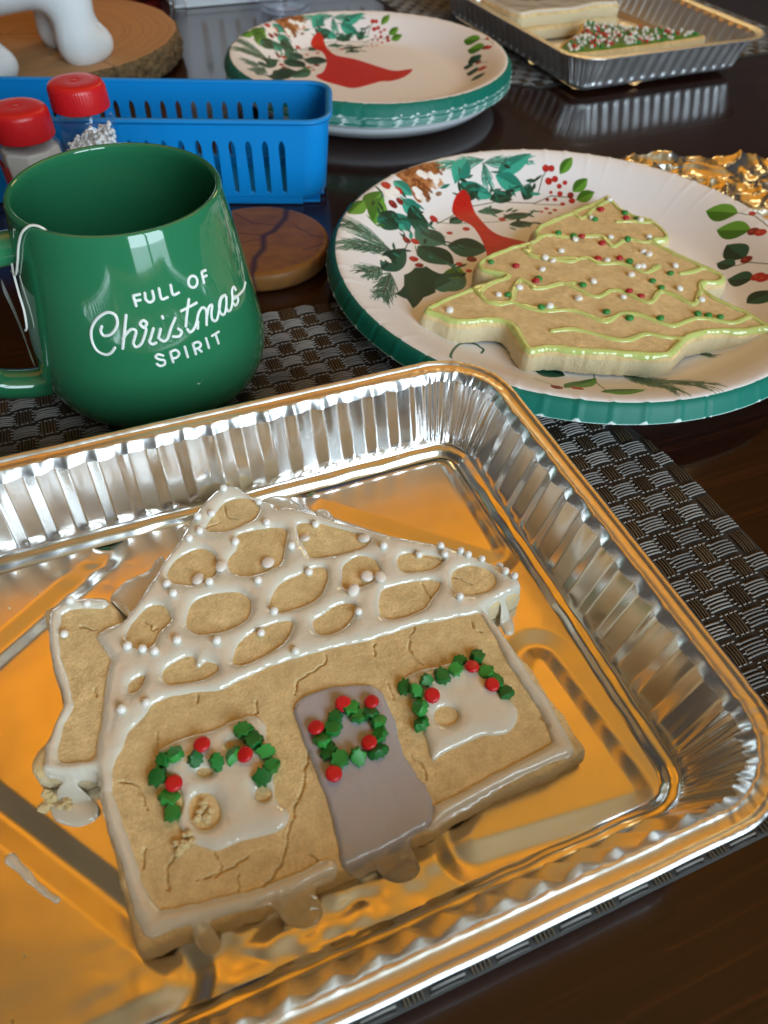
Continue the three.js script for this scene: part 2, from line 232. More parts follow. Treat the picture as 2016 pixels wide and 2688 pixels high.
  pberries: [[-1035,-681,28],[-958,-677,22],[-947,-599,20],[-988,-548,24],[-732,-595,22],[-896,-315,22],[-846,-332,22],[-852,-148,24],[-820,-85,22],[-589,-120,18],[-536,-49,16],[-635,-476,16],[-514,-179,26],[-299,-681,20],[-531,-537,20],[2,-1134,20],[39,-1135,18],[21,-1054,20],[62,-1068,18],[90,-1023,14],[127,-1045,13],[94,-974,15],[162,-963,18],[170,-924,18],[109,-899,13],[61,-935,13],[11,-933,11],[35,-983,9],[0,-848,13],[53,-833,13],[-37,-806,11],[16,-792,12],[1148,-512,18],[1119,-353,26],[1148,-325,26],[1045,-152,24],[1055,27,28],[1072,58,28],[-224,1175,24],[-127,1155,26]],
  pstems: [[[-711,-564],[-514,-782],[-314,-878],[-79,-899]],[[-702,-581],[-502,-609],[-310,-653],[-148,-712]],[[-887,-299],[-925,-138],[-969,42]],[[-845,-291],[-828,-184]],[[-79,-895],[35,-961],[162,-950]],[[-80,-889],[104,-893]],[[-49,-966],[-21,-1074],[7,-1120]],[[1078,-542],[1156,-481],[1198,-350]],[[1004,-444],[1107,-362]],[[989,-137],[1051,-120],[1122,-44]],[[-297,1032],[-229,1169],[-130,1156]],[[33,842],[-1,1193]]],
  ppine: [[-991,-148,-1245,-171,110],[-991,-148,-1237,49,90],[-1031,83,-1114,255,90],[-984,90,-1019,460,90],[-408,-1137,-663,-1022,70],[-408,-1111,-131,-1180,70],[-417,-1110,-379,-983,60],[171,844,435,1101,90],[212,844,303,1166,70],[557,572,640,693,40]],
  cone: [[-979,-816],[-860,-945],[-718,-1033],[-704,-957],[-760,-860],[-768,-788],[-818,-670],[-862,-685],[-890,-740],[-943,-776]],
  cotton: [[-815,-893],[-828,-735],[-1015,-594],[-992,-659],[-743,-888],[-1018,-21]],
  scroll: [[-510,733],[-513,675],[-560,644],[-627,695],[-676,916],[-672,999]]
};

// ---------------------------------------------------------------- light sources outside the frame: the window behind the camera, the lamp beyond the table, two added uplights and the tinted ceiling over it
const MAT = {};
MAT.ceiling = std({ color: LIN(0.36, 0.24, 0.11), roughness: 0.9 });
MAT.ceilingTint = std({ color: LIN(0.52, 0.27, 0.04), roughness: 0.8 });  // this ceiling piece is coloured honey so the foil mirrors amber
{
  const c = solo('ceiling', new THREE.BoxGeometry(4.2, 0.05, 2.0), MAT.ceiling, 'plain tan ceiling over the camera', null, null, 'structure');
  c.position.set(0, 1.62, 0.85);
  const d = solo('tinted_ceiling', new THREE.BoxGeometry(4.2, 0.05, 3.4), MAT.ceilingTint, 'unseen ceiling above the table tinted honey for the amber reflection in the foil', null, null, 'structure');
  d.position.set(0, 1.62, -1.852);
}
function makeWindow() {
  const W = 1.25, H = 1.95, px = 1.1, py = -0.42, pz = 1.2, w = thing('window', 'tall daylit window with white frame and mullions behind the camera', 'window', [px, py, pz]);
  w.rotation.y = Math.PI + 0.72;
  const wood = std({ color: LIN(0.7, 0.7, 0.68), roughness: 0.5 }), pane = std({ color: LIN(0.5, 0.55, 0.6), roughness: 0.2, emissive: LIN(0.72, 0.88, 1.0), emissiveIntensity: 0.6 });
  for (const x of [-W / 2 - 0.03, 0, W / 2 + 0.03]) { const m = part('frame_post', new THREE.BoxGeometry(0.06, H + 0.12, 0.05), wood, w); m.position.set(x, H / 2, 0); }
  for (const y of [-0.03, H + 0.03]) { const m = part('frame_rail', new THREE.BoxGeometry(W, 0.06, 0.045), wood, w); m.position.set(0, y, 0); }
  w.updateMatrixWorld();
  for (const s of [-1, 1]) {
    const m = part('pane', new THREE.BoxGeometry(W / 2 - 0.04, H - 0.01, 0.01), pane, w); m.position.set(s * (W / 4), H / 2, 0);
    const l = new THREE.RectAreaLight(new THREE.Color().setRGB(0.72, 0.89, 1.0), WINDOW, W / 2 - 0.06, H - 0.02), at = w.localToWorld(V3(s * W / 4, H / 2, 0.012)), to = w.localToWorld(V3(s * W / 4, H / 2, 3));
    l.position.copy(at); l.lookAt(to); scene.add(l);
  }
}
const WINDOW = 8.6;
makeWindow();
function makePendant() {
  const [cx, cy, cz] = [0.40, 0.86, -1.75], t = thing('pendant_lamp', 'brass pendant lamp with a wide warm glass dome over the far side of the table', 'lamp', [cx, cy, cz]);
  const brass = std({ color: LIN(0.55, 0.36, 0.14), metalness: 1, roughness: 0.3 });
  const glass = std({ color: LIN(0.8, 0.65, 0.4), roughness: 0.5, emissive: LIN(1.0, 0.74, 0.32), emissiveIntensity: 4.8 });
  part('stem', new THREE.CylinderGeometry(0.01, 0.01, 0.52, 16), brass, t).position.y = 0.475;
  part('canopy', lathe([[0.001, 0.735], [0.06, 0.735], [0.058, 0.715], [0.02, 0.70], [0.001, 0.70]], 32), brass, t);
  part('fitting', lathe([[0.001, 0.25], [0.03, 0.245], [0.045, 0.225], [0.05, 0.205], [0.001, 0.2]], 32), brass, t);
  part('lamp_shade', lathe([[0.001, 0.0], [0.10, 0.0], [0.185, 0.006], [0.2, 0.02], [0.198, 0.06], [0.17, 0.12], [0.12, 0.17], [0.06, 0.2], [0.001, 0.205]], 64), glass, t);
  const l = new THREE.PointLight(new THREE.Color().setRGB(1.0, 0.65, 0.28), 0.06, 0, 2); l.position.set(cx, cy + 0.08, cz); l.shadow.radius = 4; l.castShadow = true; scene.add(l);
}
makePendant();
function makeUplight([x, z], lean, power) {  // lamp added out of view to throw warm light on the ceiling
  const y0 = -0.74, h = 1.62, t = thing('added_uplight', z < -1 ? 'added unseen brass uplight with an upturned bowl beyond the far end of the table' : 'added unseen brass uplight with an upturned bowl beside the figurine end of the table', 'lamp', [x, y0, z]);
  const brass = std({ color: LIN(0.55, 0.36, 0.14), metalness: 1, roughness: 0.3 }), glow = std({ color: LIN(0.8, 0.6, 0.35), roughness: 0.5, emissive: LIN(1.0, 0.5, 0.12), emissiveIntensity: 2.5 });
  part('base', lathe([[0.001, 0.03], [0.03, 0.028], [0.13, 0.012], [0.14, 0.004], [0.14, 0], [0.001, 0]], 48), brass, t);
  part('pole', new THREE.CylinderGeometry(0.012, 0.012, h, 20), brass, t).position.y = h / 2;
  part('bowl', lathe([[0.02, h], [0.08, h + 0.02], [0.13, h + 0.06], [0.15, h + 0.11], [0.147, h + 0.11], [0.127, h + 0.062], [0.078, h + 0.024], [0.001, h + 0.006]], 48), brass, t);
  part('bulb', new THREE.SphereGeometry(0.035, 24, 16), glow, t).position.y = h + 0.07;
  const l = new THREE.SpotLight(new THREE.Color().setRGB(1.0, 0.6, 0.06), power, 0, 1.25, 0.6, 2); l.position.set(x, y0 + h + 0.09, z); l.target.position.set(x + lean, y0 + h + 0.5, z + (z < -1 ? 0.3 : -0.05)); l.shadow.radius = 2; l.castShadow = true; scene.add(l); scene.add(l.target);
}
makeUplight([-0.95, -0.85], 0.35, 2.5); makeUplight([0.70, -1.35], -0.3, 2.1);

// ---------------------------------------------------------------- table, floor
{
  const grain = canvasTex(1024, 1024, (g, w, h) => {
    g.fillStyle = '#26110a'; g.fillRect(0, 0, w, h);
    for (let k = 0; k < 2600; k++) { const y = rnd() * h, x = rnd() * w, l = RR(60, 500), c = rnd(); g.strokeStyle = c < 0.5 ? `rgba(18,8,4,${RR(0.05, 0.3)})` : `rgba(92,42,18,${RR(0.03, 0.22)})`; g.lineWidth = RR(0.6, 3); g.beginPath(); g.moveTo(x, y); g.bezierCurveTo(x + l / 3, y + RR(-4, 4), x + 2 * l / 3, y + RR(-4, 4), x + l, y + RR(-5, 5)); g.stroke(); }
  });
  grain.wrapS = grain.wrapT = THREE.RepeatWrapping;
  const wobble = dataTex(256, (u, v) => 0.5 + 0.5 * tn(u, v, 4, 2.2) + 0.12 * tn(u, v, 40, 6.1));
  wobble.repeat.set(3, 3);
  MAT.table = std({ map: grain, roughness: 0.16, specularIntensity: 0.8, bumpMap: wobble, bumpScale: 0.00012, clearcoat: 0.25, clearcoatRoughness: 0.06 });
  const u0 = -1.6, u1 = 0.667, v0 = -1.5, v1 = 0.45;
  const g = new RoundedBoxGeometry(u1 - u0, 0.035, v1 - v0, 3, 0.006), p = g.attributes.position, uv = g.attributes.uv;
  for (let i = 0; i < p.count; i++) uv.setXY(i, p.getX(i) * 2.2, p.getZ(i) * 2.2);
  const t = solo('table', g, MAT.table, 'polished dark brown wooden table under everything', 'table');
  const c = fromUV((u0 + u1) / 2, (v0 + v1) / 2); t.position.set(c[0], -0.0175, c[1]); t.rotation.y = TH;
  const fl = solo('floor', new THREE.BoxGeometry(9, 0.04, 9), std({ color: LIN(0.2, 0.18, 0.2), roughness: 0.8 }), 'dull grey floor beyond the table edge', null, null, 'structure'); fl.position.set(1, -0.76, -2.4);
}

// ---------------------------------------------------------------- woven placemats
const matTone = [LIN(0.20, 0.19, 0.18), LIN(0.15, 0.145, 0.14), LIN(0.25, 0.24, 0.225)];
MAT.strandLight = matTone.map((c) => std({ color: c, roughness: 0.42, specularIntensity: 0.8 }));
MAT.strandBrown = [LIN(0.10, 0.072, 0.044), LIN(0.07, 0.05, 0.034), LIN(0.13, 0.094, 0.058)].map((c) => std({ color: c, roughness: 0.4, specularIntensity: 0.8 }));
MAT.matBase = std({ color: LIN(0.022, 0.019, 0.017), roughness: 0.7 });
function blockGeo(n, len, wid, hgt, v) {                         // n arched strands side by side, along x
  const g = [];
  for (let k = 0; k < n; k++) {
    const z0 = (k + 0.5) / n * wid - wid / 2 + RR(-0.1, 0.1) * wid / n, r = wid / n * 0.25, sh = RR(-0.04, 0.04) * len;
    g.push(gridGeo(8, 5, (a, b) => { const t = (a - 0.5) * len, q = Math.PI * (b - 0.06) / 0.88; return [t + sh, 0.0011 + hgt * Math.cos((a - 0.5) * Math.PI * 0.92) ** 0.8 + Math.sin(q) * r * 0.7 - (b < 0.05 || b > 0.95 ? 0.0002 : 0), z0 - Math.cos(q) * r]; }));
  }
  return mergeGeometries(g);
}
const CU = 0.0096, CV = 0.0101;
const lightBlocks = [0, 1, 2].map((k) => blockGeo(5, CU * 1.0, CV * 0.70, 0.0010, k)), brownBlocks = [0, 1, 2].map((k) => blockGeo(5, CV * 1.02, CU * 0.66, 0.0009, k));
brownBlocks.forEach((g) => g.rotateY(Math.PI / 2));
const dashGeo = (() => { const g = [], add = (x, z, l) => { const q = new THREE.CapsuleGeometry(0.00030, l, 2, 5); q.rotateZ(Math.PI / 2); q.translate(x + RR(-0.0003, 0.0003), 0.0019, z); g.push(q); }; for (const s of [-1, 1]) { for (let k = 0; k < 4; k++) add(s * CU * 0.45, (k - 1.5) * CV / 5, 0.0012); for (let k = 0; k < 4; k++) add((k - 1.5) * CU / 4.2, s * CV * 0.44, 0.0009); } return mergeGeometries(g); })();
function placemat(label, outline, centre, turn, single) {
  const lights = MAT.strandLight, browns = MAT.strandBrown;
  const sdf = polySdf(outline), xs = outline.map((q) => q[0]), ys = outline.map((q) => q[1]);
  const bx = [Math.min(...xs), Math.max(...xs), Math.min(...ys), Math.max(...ys)];
  const mat = thing('placemat', label, 'placemat', [centre[0], 0, centre[1]], turn, 'woven placemats');
  part('backing', field({ sdf, box: [bx[0] - 0.01, bx[1] + 0.01, bx[2] - 0.01, bx[3] + 0.01], cell: 0.006, top: () => 0.0011, skirt: () => [[0, 0.0001]] }), MAT.matBase, mat);
  const cells = [], edgeCells = [];
  for (let j = 0, v = bx[2] + CV / 2; v < bx[3]; j++, v += CV) for (let i = 0, u = bx[0] + CU / 2; u < bx[1]; i++, u += CU) {
    const sd = sdf(u, v); if (sd > 0.002) continue;
    (sd > -0.0075 ? edgeCells : cells).push({ u, v, light: (i + j) % 2 === 0, k: Math.floor(rnd() * 3), s: Math.floor(rnd() * 3) });
  }
  // strands of the cells on the outline end on it
  const rim = [];
  for (const c of edgeCells) {
    const g = (c.light ? lightBlocks : brownBlocks)[c.k].clone(); g.translate(c.u, 0, c.v); const p = g.attributes.position;
    for (let i = 0; i < p.count; i++) { let x = p.getX(i), z = p.getZ(i); for (let it = 0; it < 2; it++) { const s = sdf(x, z) + 0.0006; if (s <= 0) break; const e = 0.0005, gx = sdf(x + e, z) - sdf(x - e, z), gz = sdf(x, z + e) - sdf(x, z - e), l = Math.hypot(gx, gz) || 1; x -= gx / l * s; z -= gz / l * s; } p.setX(i, x); p.setZ(i, z); }
    rim.push(g);
  }
  for (const light of [true, false]) { const m = part('woven_edge', mergeGeometries(rim.filter((g, i) => edgeCells[i].light === light)), (light ? lights : browns)[0], mat); m.userData.kind = 'stuff'; }
  { const im = new THREE.InstancedMesh(dashGeo, lights[2], cells.filter((c) => !c.light).length); im.name = 'cross_stitch'; im.userData.kind = 'stuff'; im.castShadow = im.receiveShadow = true; const q = new THREE.Matrix4(); cells.filter((c) => !c.light).forEach((c, i) => im.setMatrixAt(i, q.makeTranslation(c.u, 0, c.v))); mat.add(im); }
  const far = (c) => { const [x, z] = single ? fromUV(c.u, c.v) : [0, 0]; return Math.hypot(x, z, 0.22); };
  const open = single ? cells.filter((c) => c.u > UC + 0.11 || c.v < VC - 0.09) : [];
  open.sort((a, b) => far(a) - far(b));
  const own = new Set(open.slice(0, 300));
  for (const c of own) { const m = part('weave_block', (c.light ? lightBlocks : brownBlocks)[c.k], (c.light ? lights : browns)[c.s], mat); m.position.set(c.u, 0, c.v); }
  const rest = cells.filter((c) => !own.has(c)), m4 = new THREE.Matrix4();
  for (const light of [true, false]) for (let k = 0; k < 3; k++) {
    const sel = rest.filter((c) => c.light === light && c.k === k); if (!sel.length) continue;
    const im = new THREE.InstancedMesh((light ? lightBlocks : brownBlocks)[k], (light ? lights : browns)[k], sel.length);
    im.name = 'weave'; im.userData.kind = 'stuff'; im.castShadow = im.receiveShadow = true;
    sel.forEach((c, i) => im.setMatrixAt(i, m4.makeTranslation(c.u, 0, c.v))); mat.add(im);
  }
  return mat;
}
placemat('woven black, grey and brown placemat lying under the tray with the house cookie',
  splineClosed([[-0.30, -0.0180], [-0.1, -0.0172], [0.083, -0.0172], [0.185, -0.0185], [0.203, -0.027], [0.2085, -0.05], [0.2093, -0.0996], [0.2089, -0.1244], [0.2077, -0.1504], [0.2022, -0.1811], [0.19, -0.225], [0.165, -0.275], [0.13, -0.315], [0.09, -0.3256], [0.0683, -0.326], [-0.0456, -0.3151], [-0.2, -0.303], [-0.30, -0.298]], 3), [0, 0], TH, true);
placemat('woven grey placemat lying under the foil tray behind the plate stack',
  [[-0.13, -0.30], [0.19, -0.30], [0.20, -0.29], [0.20, 0.09], [0.19, 0.105], [-0.13, 0.105], [-0.15, 0.09], [-0.15, -0.29]], [0.185, -0.835 + 0.0], 0.47, false);

// ---------------------------------------------------------------- foil trays
MAT.foil = std({ color: LIN(0.86, 0.855, 0.85), metalness: 1, roughness: 0.21 });
{
  const brush = dataTex(512, (u, v) => 0.5 + 0.35 * tn(u * 1, v * 1, 90, 3.3) + 0.2 * tn(u, v, 200, 1.3));
  brush.repeat.set(30, 6);
  MAT.foilFloor = std({ color: LIN(0.86, 0.85, 0.84), metalness: 1, roughness: 0.24, bumpMap: brush, bumpScale: 0.000012 });
}
const HU = 0.1275, HV = 0.0985, RC = 0.029, FL = 0.0045;
const rrSdf = (x, z, d) => { const r = Math.max(RC - d, 0.006), qx = Math.abs(x) - (HU - d - r), qz = Math.abs(z) - (HV - d - r); return Math.hypot(Math.max(qx, 0), Math.max(qz, 0)) + Math.min(Math.max(qx, qz), 0) - r; };
function rrPath(s) {                                             // point, outward normal, corner weight, length along
  const a = 2 * (HU - RC), b = 2 * (HV - RC), q = Math.PI / 2 * RC, L = 2 * a + 2 * b + 4 * q; let t = ((s % 1) + 1) % 1 * L;
  const segs = [[a, 0], [q, 1], [b, 0], [q, 1], [a, 0], [q, 1], [b, 0], [q, 1]]; let k = 0; while (t > segs[k][0]) { t -= segs[k][0]; k++; }
  const side = k >> 1, X = HU - RC, Z = HV - RC;
  const dirs = [[1, 0, 0, -1], [0, 1, 1, 0], [-1, 0, 0, 1], [0, -1, -1, 0]], st = [[-X, -HV], [HU, -Z], [X, HV], [-HU, Z]], cc = [[X, -Z], [X, Z], [-X, Z], [-X, -Z]];
  const c = segs[k][1];
  if (!c) { const e = Math.min(t, segs[k][0] - t); return [st[side][0] + dirs[side][0] * t, st[side][1] + dirs[side][1] * t, dirs[side][2], dirs[side][3], 1 - sst(0, 0.008, e), s * L]; }
  const [nx, nzn] = [dirs[side][2], dirs[side][3]], [mx, mz] = [dirs[side][0], dirs[side][1]], an = t / RC, ox = nx * Math.cos(an) + mx * Math.sin(an), oz = nzn * Math.cos(an) + mz * Math.sin(an);
  return [cc[side][0] + ox * RC, cc[side][1] + oz * RC, ox, oz, 1, s * L];
}
const triSdf = (P, r) => { const f = polySdf(P, 0.03); return (x, z) => { const d = f(x, z); return d - r; }; };
const beads = [[[0.047, -0.073], [0.098, -0.073], [0.098, -0.026]], [[0.046, 0.067], [0.096, 0.072], [0.092, 0.025]], [[-0.044, -0.077], [-0.112, -0.073], [-0.110, -0.030]], [[-0.044, 0.070], [-0.112, 0.073], [-0.108, -0.0135]]].map((t) => triSdf(t, 0.0065));
function trayFloorY(x, z) {
  let y = FL + 0.00024 * fbm(x * 28, z * 28, 4.2) + 0.00005 * nz(x * 110, z * 110, 8.8) + 0.00006 * nz(x * 9, z * 60, 1.1);
  for (const b of beads) { const d = b(x, z); if (d < 0.012) { const q = Math.abs(d - 0.001); y -= 0.0017 * (q < 0.0060 ? (q < 0.0008 ? 1 - 0.08 - q * q * 50000 : 1 - q / 0.0060 + 0.02) : 0); } }
  const m = 1.25 * sst(0.034, 0.0, Math.hypot((x + 0.005) * 0.5, z - 0.068)) + 0.8 * sst(0.02, 0, Math.hypot(x + 0.043, z + 0.07)) + 0.7 * sst(0.02, 0, Math.hypot(x - 0.02, z + 0.08));
  if (m > 0) y += m * (0.0017 * (Math.abs(nz(x * 70 + 3, z * 110, 7.7)) - 0.2) + 0.0007 * nz(x * 160, z * 190, 2.2));
  return y;
}
const rows = [[0.0009, 0.0389], [0.0002, 0.0392], [0, 0.0396], [0.0003, 0.0401], [0.0010, 0.0404], [0.0018, 0.0402], [0.0023, 0.0395], [0.0028, 0.0391], [0.0048, 0.0390], [0.0055, 0.0393], [0.0061, 0.0396], [0.0067, 0.0392], [0.0071, 0.0382], [0.0077, 0.0370], [0.0080, 0.0358]];
const RIM_END = rows.length - 1;
for (let k = 1; k <= 16; k++) rows.push([lerp(0.0082, 0.0156, k / 16), lerp(0.0352, 0.0090, k / 16)]);
rows.push([0.0159, 0.0080], [0.0165, 0.0074], [0.0174, 0.0072], [0.0184, 0.0070], [0.0192, 0.0062], [0.0200, 0.0049], [0.0210, FL - 0.0001]);
const trap = (t) => { const a = t - Math.floor(t); return sst(0.0, 0.12, a) * (1 - sst(0.42, 0.54, a)); };
const zig = (t) => { const a = t - Math.floor(t); return a < 0.42 ? a / 0.42 : 1 - (a - 0.42) / 0.58; };
function trayWall(r0, r1, cols = 1500) {
  return gridGeo(cols, r1 - r0, (a, b, i, j) => {
    const s = (i % cols) / cols, [px, pz, nx, nzn, cw, L] = rrPath(s), [d0, y0] = rows[r0 + j];
    let d = d0, y = y0;
    const wl = sst(0.0085, 0.0125, y0) * (1 - sst(0.0355, 0.0392, y0));
    if (d0 > 0.0066 && d0 < 0.0158) {
      const fl = zig(L / 0.0105 + 0.10 * nz(L * 30, 1.2)) * 0.0016 * (1 - cw);
      const fold = (Math.abs(nz(L * 330, y0 * 14, 3.3)) * 0.0030 + nz(L * 120, y0 * 40, 8.3) * 0.0010) * cw;
      d += (fl + fold) * wl + 0.00010 * nz(L * 60, y0 * 50, 5.5);
    }
    if (d0 > 0.0064 && d0 < 0.0125) { const k = 1 - sst(0.0009, 0.0045, Math.abs(d0 - 0.0080)); y += k * (0.0006 * (zig(L / 0.0105) - 0.5) * (1 - cw) + 0.0009 * nz(L * 260, 2.2, 1.1)); d += k * 0.0006 * nz(L * 190, 7.1, 4.4); }
    if (d0 < 0.0064) { y += 0.00022 * nz(L * 70, d0 * 300, 9.9) + 0.00025 * nz(L * 400, d0 * 500, 2.7) * (0.3 + cw); d += 0.0002 * nz(L * 50, 3.3, 6.6); }
    if (d0 > 0.0158 && d0 < 0.0205) { d += 0.00045 * nz(L * 90, d0 * 200, 1.9); y += 0.0003 * nz(L * 120, d0 * 300, 3.9); }
    const bend = 0.0006 * nz(L * 9, 0.3, 2.2);
    return [px - nx * (d + bend), y, pz - nzn * (d + bend)];
  }, (a, b, p) => [p[0], p[2]]);
}
function makeTray(label, pos, turn) {
  const t = thing('foil_tray', label, 'tray', pos, turn, 'foil baking trays');
  part('tray_floor', field({ sdf: (x, z) => rrSdf(x, z, 0.0205), box: [-HU, HU, -HV, HV], cell: 0.0008, top: trayFloorY }), MAT.foilFloor, t);
  part('tray_wall', trayWall(RIM_END, rows.length - 1), MAT.foil, t);
  part('rim', trayWall(0, RIM_END), MAT.foilRim, t);
  return t;
}
MAT.foilRim = std({ color: LIN(0.84, 0.84, 0.84), metalness: 1, roughness: 0.34 });
MAT.foilDull = std({ color: LIN(0.8, 0.8, 0.81), metalness: 1, roughness: 0.42 });
const [tcx, tcz] = fromUV(UC, VC);
const tray = makeTray('shiny rectangular foil tray holding the iced house cookie', [tcx, 0, tcz], TH);
{
  const r = tray.clone(); r.name = numbered('foil_tray'); r.userData = { ...tray.userData, label: 'shiny foil tray of decorated cookies behind the stacked plates' };
  r.position.set(0.173, 0, -0.808); r.rotation.y = 0.455 + Math.PI / 2; r.scale.set(1.06, 0.82, 1.07); r.children.forEach((m) => { m.material = MAT.foilDull; }); scene.add(r);
}

// ---------------------------------------------------------------- house cookie
{
  const crumbTex = dataTex(512, (u, v) => { const n = tn(u, v, 14, 2.1), f = tn(u, v, 70, 5.5), p = tn(u, v, 5, 8.8), s = rnd(); const k = 1 + 0.10 * n + 0.10 * f + 0.09 * p + (s - 0.5) * 0.10; return [0.875 * k, 0.775 * k ** 1.1, 0.575 * k ** 1.25]; }, true);
  const crumbBump = dataTex(512, (u, v) => 0.5 + 0.3 * tn(u, v, 60, 3.3) + 0.25 * tn(u, v, 130, 9.3) + 0.2 * (rnd() - 0.5));
  crumbTex.repeat.set(22, 22); crumbBump.repeat.set(22, 22);
  MAT.cookie = std({ map: crumbTex, roughness: 0.78, bumpMap: crumbBump, bumpScale: 0.0003, specularIntensity: 0.4 });
  MAT.cookieSide = std({ color: LIN(0.70, 0.59, 0.38), roughness: 0.9, bumpMap: crumbBump, bumpScale: 0.0005, specularIntensity: 0.3 });
  MAT.crumb = std({ color: LIN(0.72, 0.58, 0.32), roughness: 0.9 });
  MAT.icing = std({ color: LIN(0.72, 0.695, 0.60), roughness: 0.09, clearcoat: 1.0, clearcoatRoughness: 0.03, ior: 1.45 });
  MAT.greyIcing = std({ color: LIN(0.41, 0.42, 0.48), roughness: 0.1, clearcoat: 1.0, clearcoatRoughness: 0.03 });
  MAT.lime = std({ color: LIN(0.56, 0.64, 0.21), roughness: 0.16, clearcoat: 0.5, clearcoatRoughness: 0.06 });
  MAT.pearl = std({ color: LIN(0.9, 0.9, 0.88), roughness: 0.22, clearcoat: 0.6, clearcoatRoughness: 0.1 });
  MAT.discWhite = std({ color: LIN(0.82, 0.76, 0.7), roughness: 0.5 });
  MAT.green = [LIN(0.018, 0.22, 0.035), LIN(0.012, 0.16, 0.028), LIN(0.035, 0.32, 0.05)].map((c) => std({ color: c, roughness: 0.45 }));
  MAT.red = std({ color: LIN(0.62, 0.012, 0.02), roughness: 0.35 });
}
function crackField(lines, depth, width) {
  const segs = []; for (const l of lines) for (let i = 0; i + 1 < l.length; i++) segs.push([...l[i], ...l[i + 1]]);
  return (x, z) => {
    let d = 1; const wx = x + 0.0007 * nz(x * 500, z * 500, 1.3), wz = z + 0.0007 * nz(x * 500, z * 500, 8.3);
    for (const [a, b, c, e] of segs) { const ex = c - a, ez = e - b, t = clamp(((wx - a) * ex + (wz - b) * ez) / (ex * ex + ez * ez + 1e-12), 0, 1); d = Math.min(d, Math.hypot(wx - a - ex * t, wz - b - ez * t)); }
    return depth * Math.max(0, 1 - d / (width * (1 + 0.8 * nz(x * 260, z * 260, 3.1)))) ;
  };
}
function cookieSlab({ sdf, top: T, bottom, round = 0.0026, cracks, noise = 0.00035, seedv = 1 }) {
  const edgeNoise = (x, z) => sdf(x, z) + 0.0005 * nz(x * 160, z * 160, seedv) + 0.00025 * nz(x * 500, z * 500, seedv + 4);
  const topAt = (x, z, d) => {
    const e = clamp(-d, 0, round), q = round - e;
    return T - round + Math.sqrt(Math.max(round * round - q * q, 0)) + noise * fbm(x * 55, z * 55, seedv) + 0.00009 * nz(x * 900, z * 900, seedv) - (cracks ? cracks(x, z) * sst(0, 0.002, -d) : 0);
  };
  return { edge: edgeNoise, topAt, skirt: (x, y, z) => [0.2, 0.45, 0.7, 0.9, 1].map((k) => [0.0006 * Math.sin(k * Math.PI * 0.9) + 0.00055 * nz(x * 300, z * 300, k * 6) + 0.0003 * nz(x * 800, z * 800, k * 14), lerp(y, bottom, k)]) };
}
const HT = 0.0155, houseOut = splineClosed(M4(D.house), 2), houseSdf = polySdf(houseOut);
const houseSlab = cookieSlab({ sdf: houseSdf, top: HT, bottom: FL + 0.0002, cracks: crackField(D.cracks.map(M4), 0.0012, 0.00030), seedv: 2.4 });
const HB = [-0.075, 0.095, -0.09, 0.075];
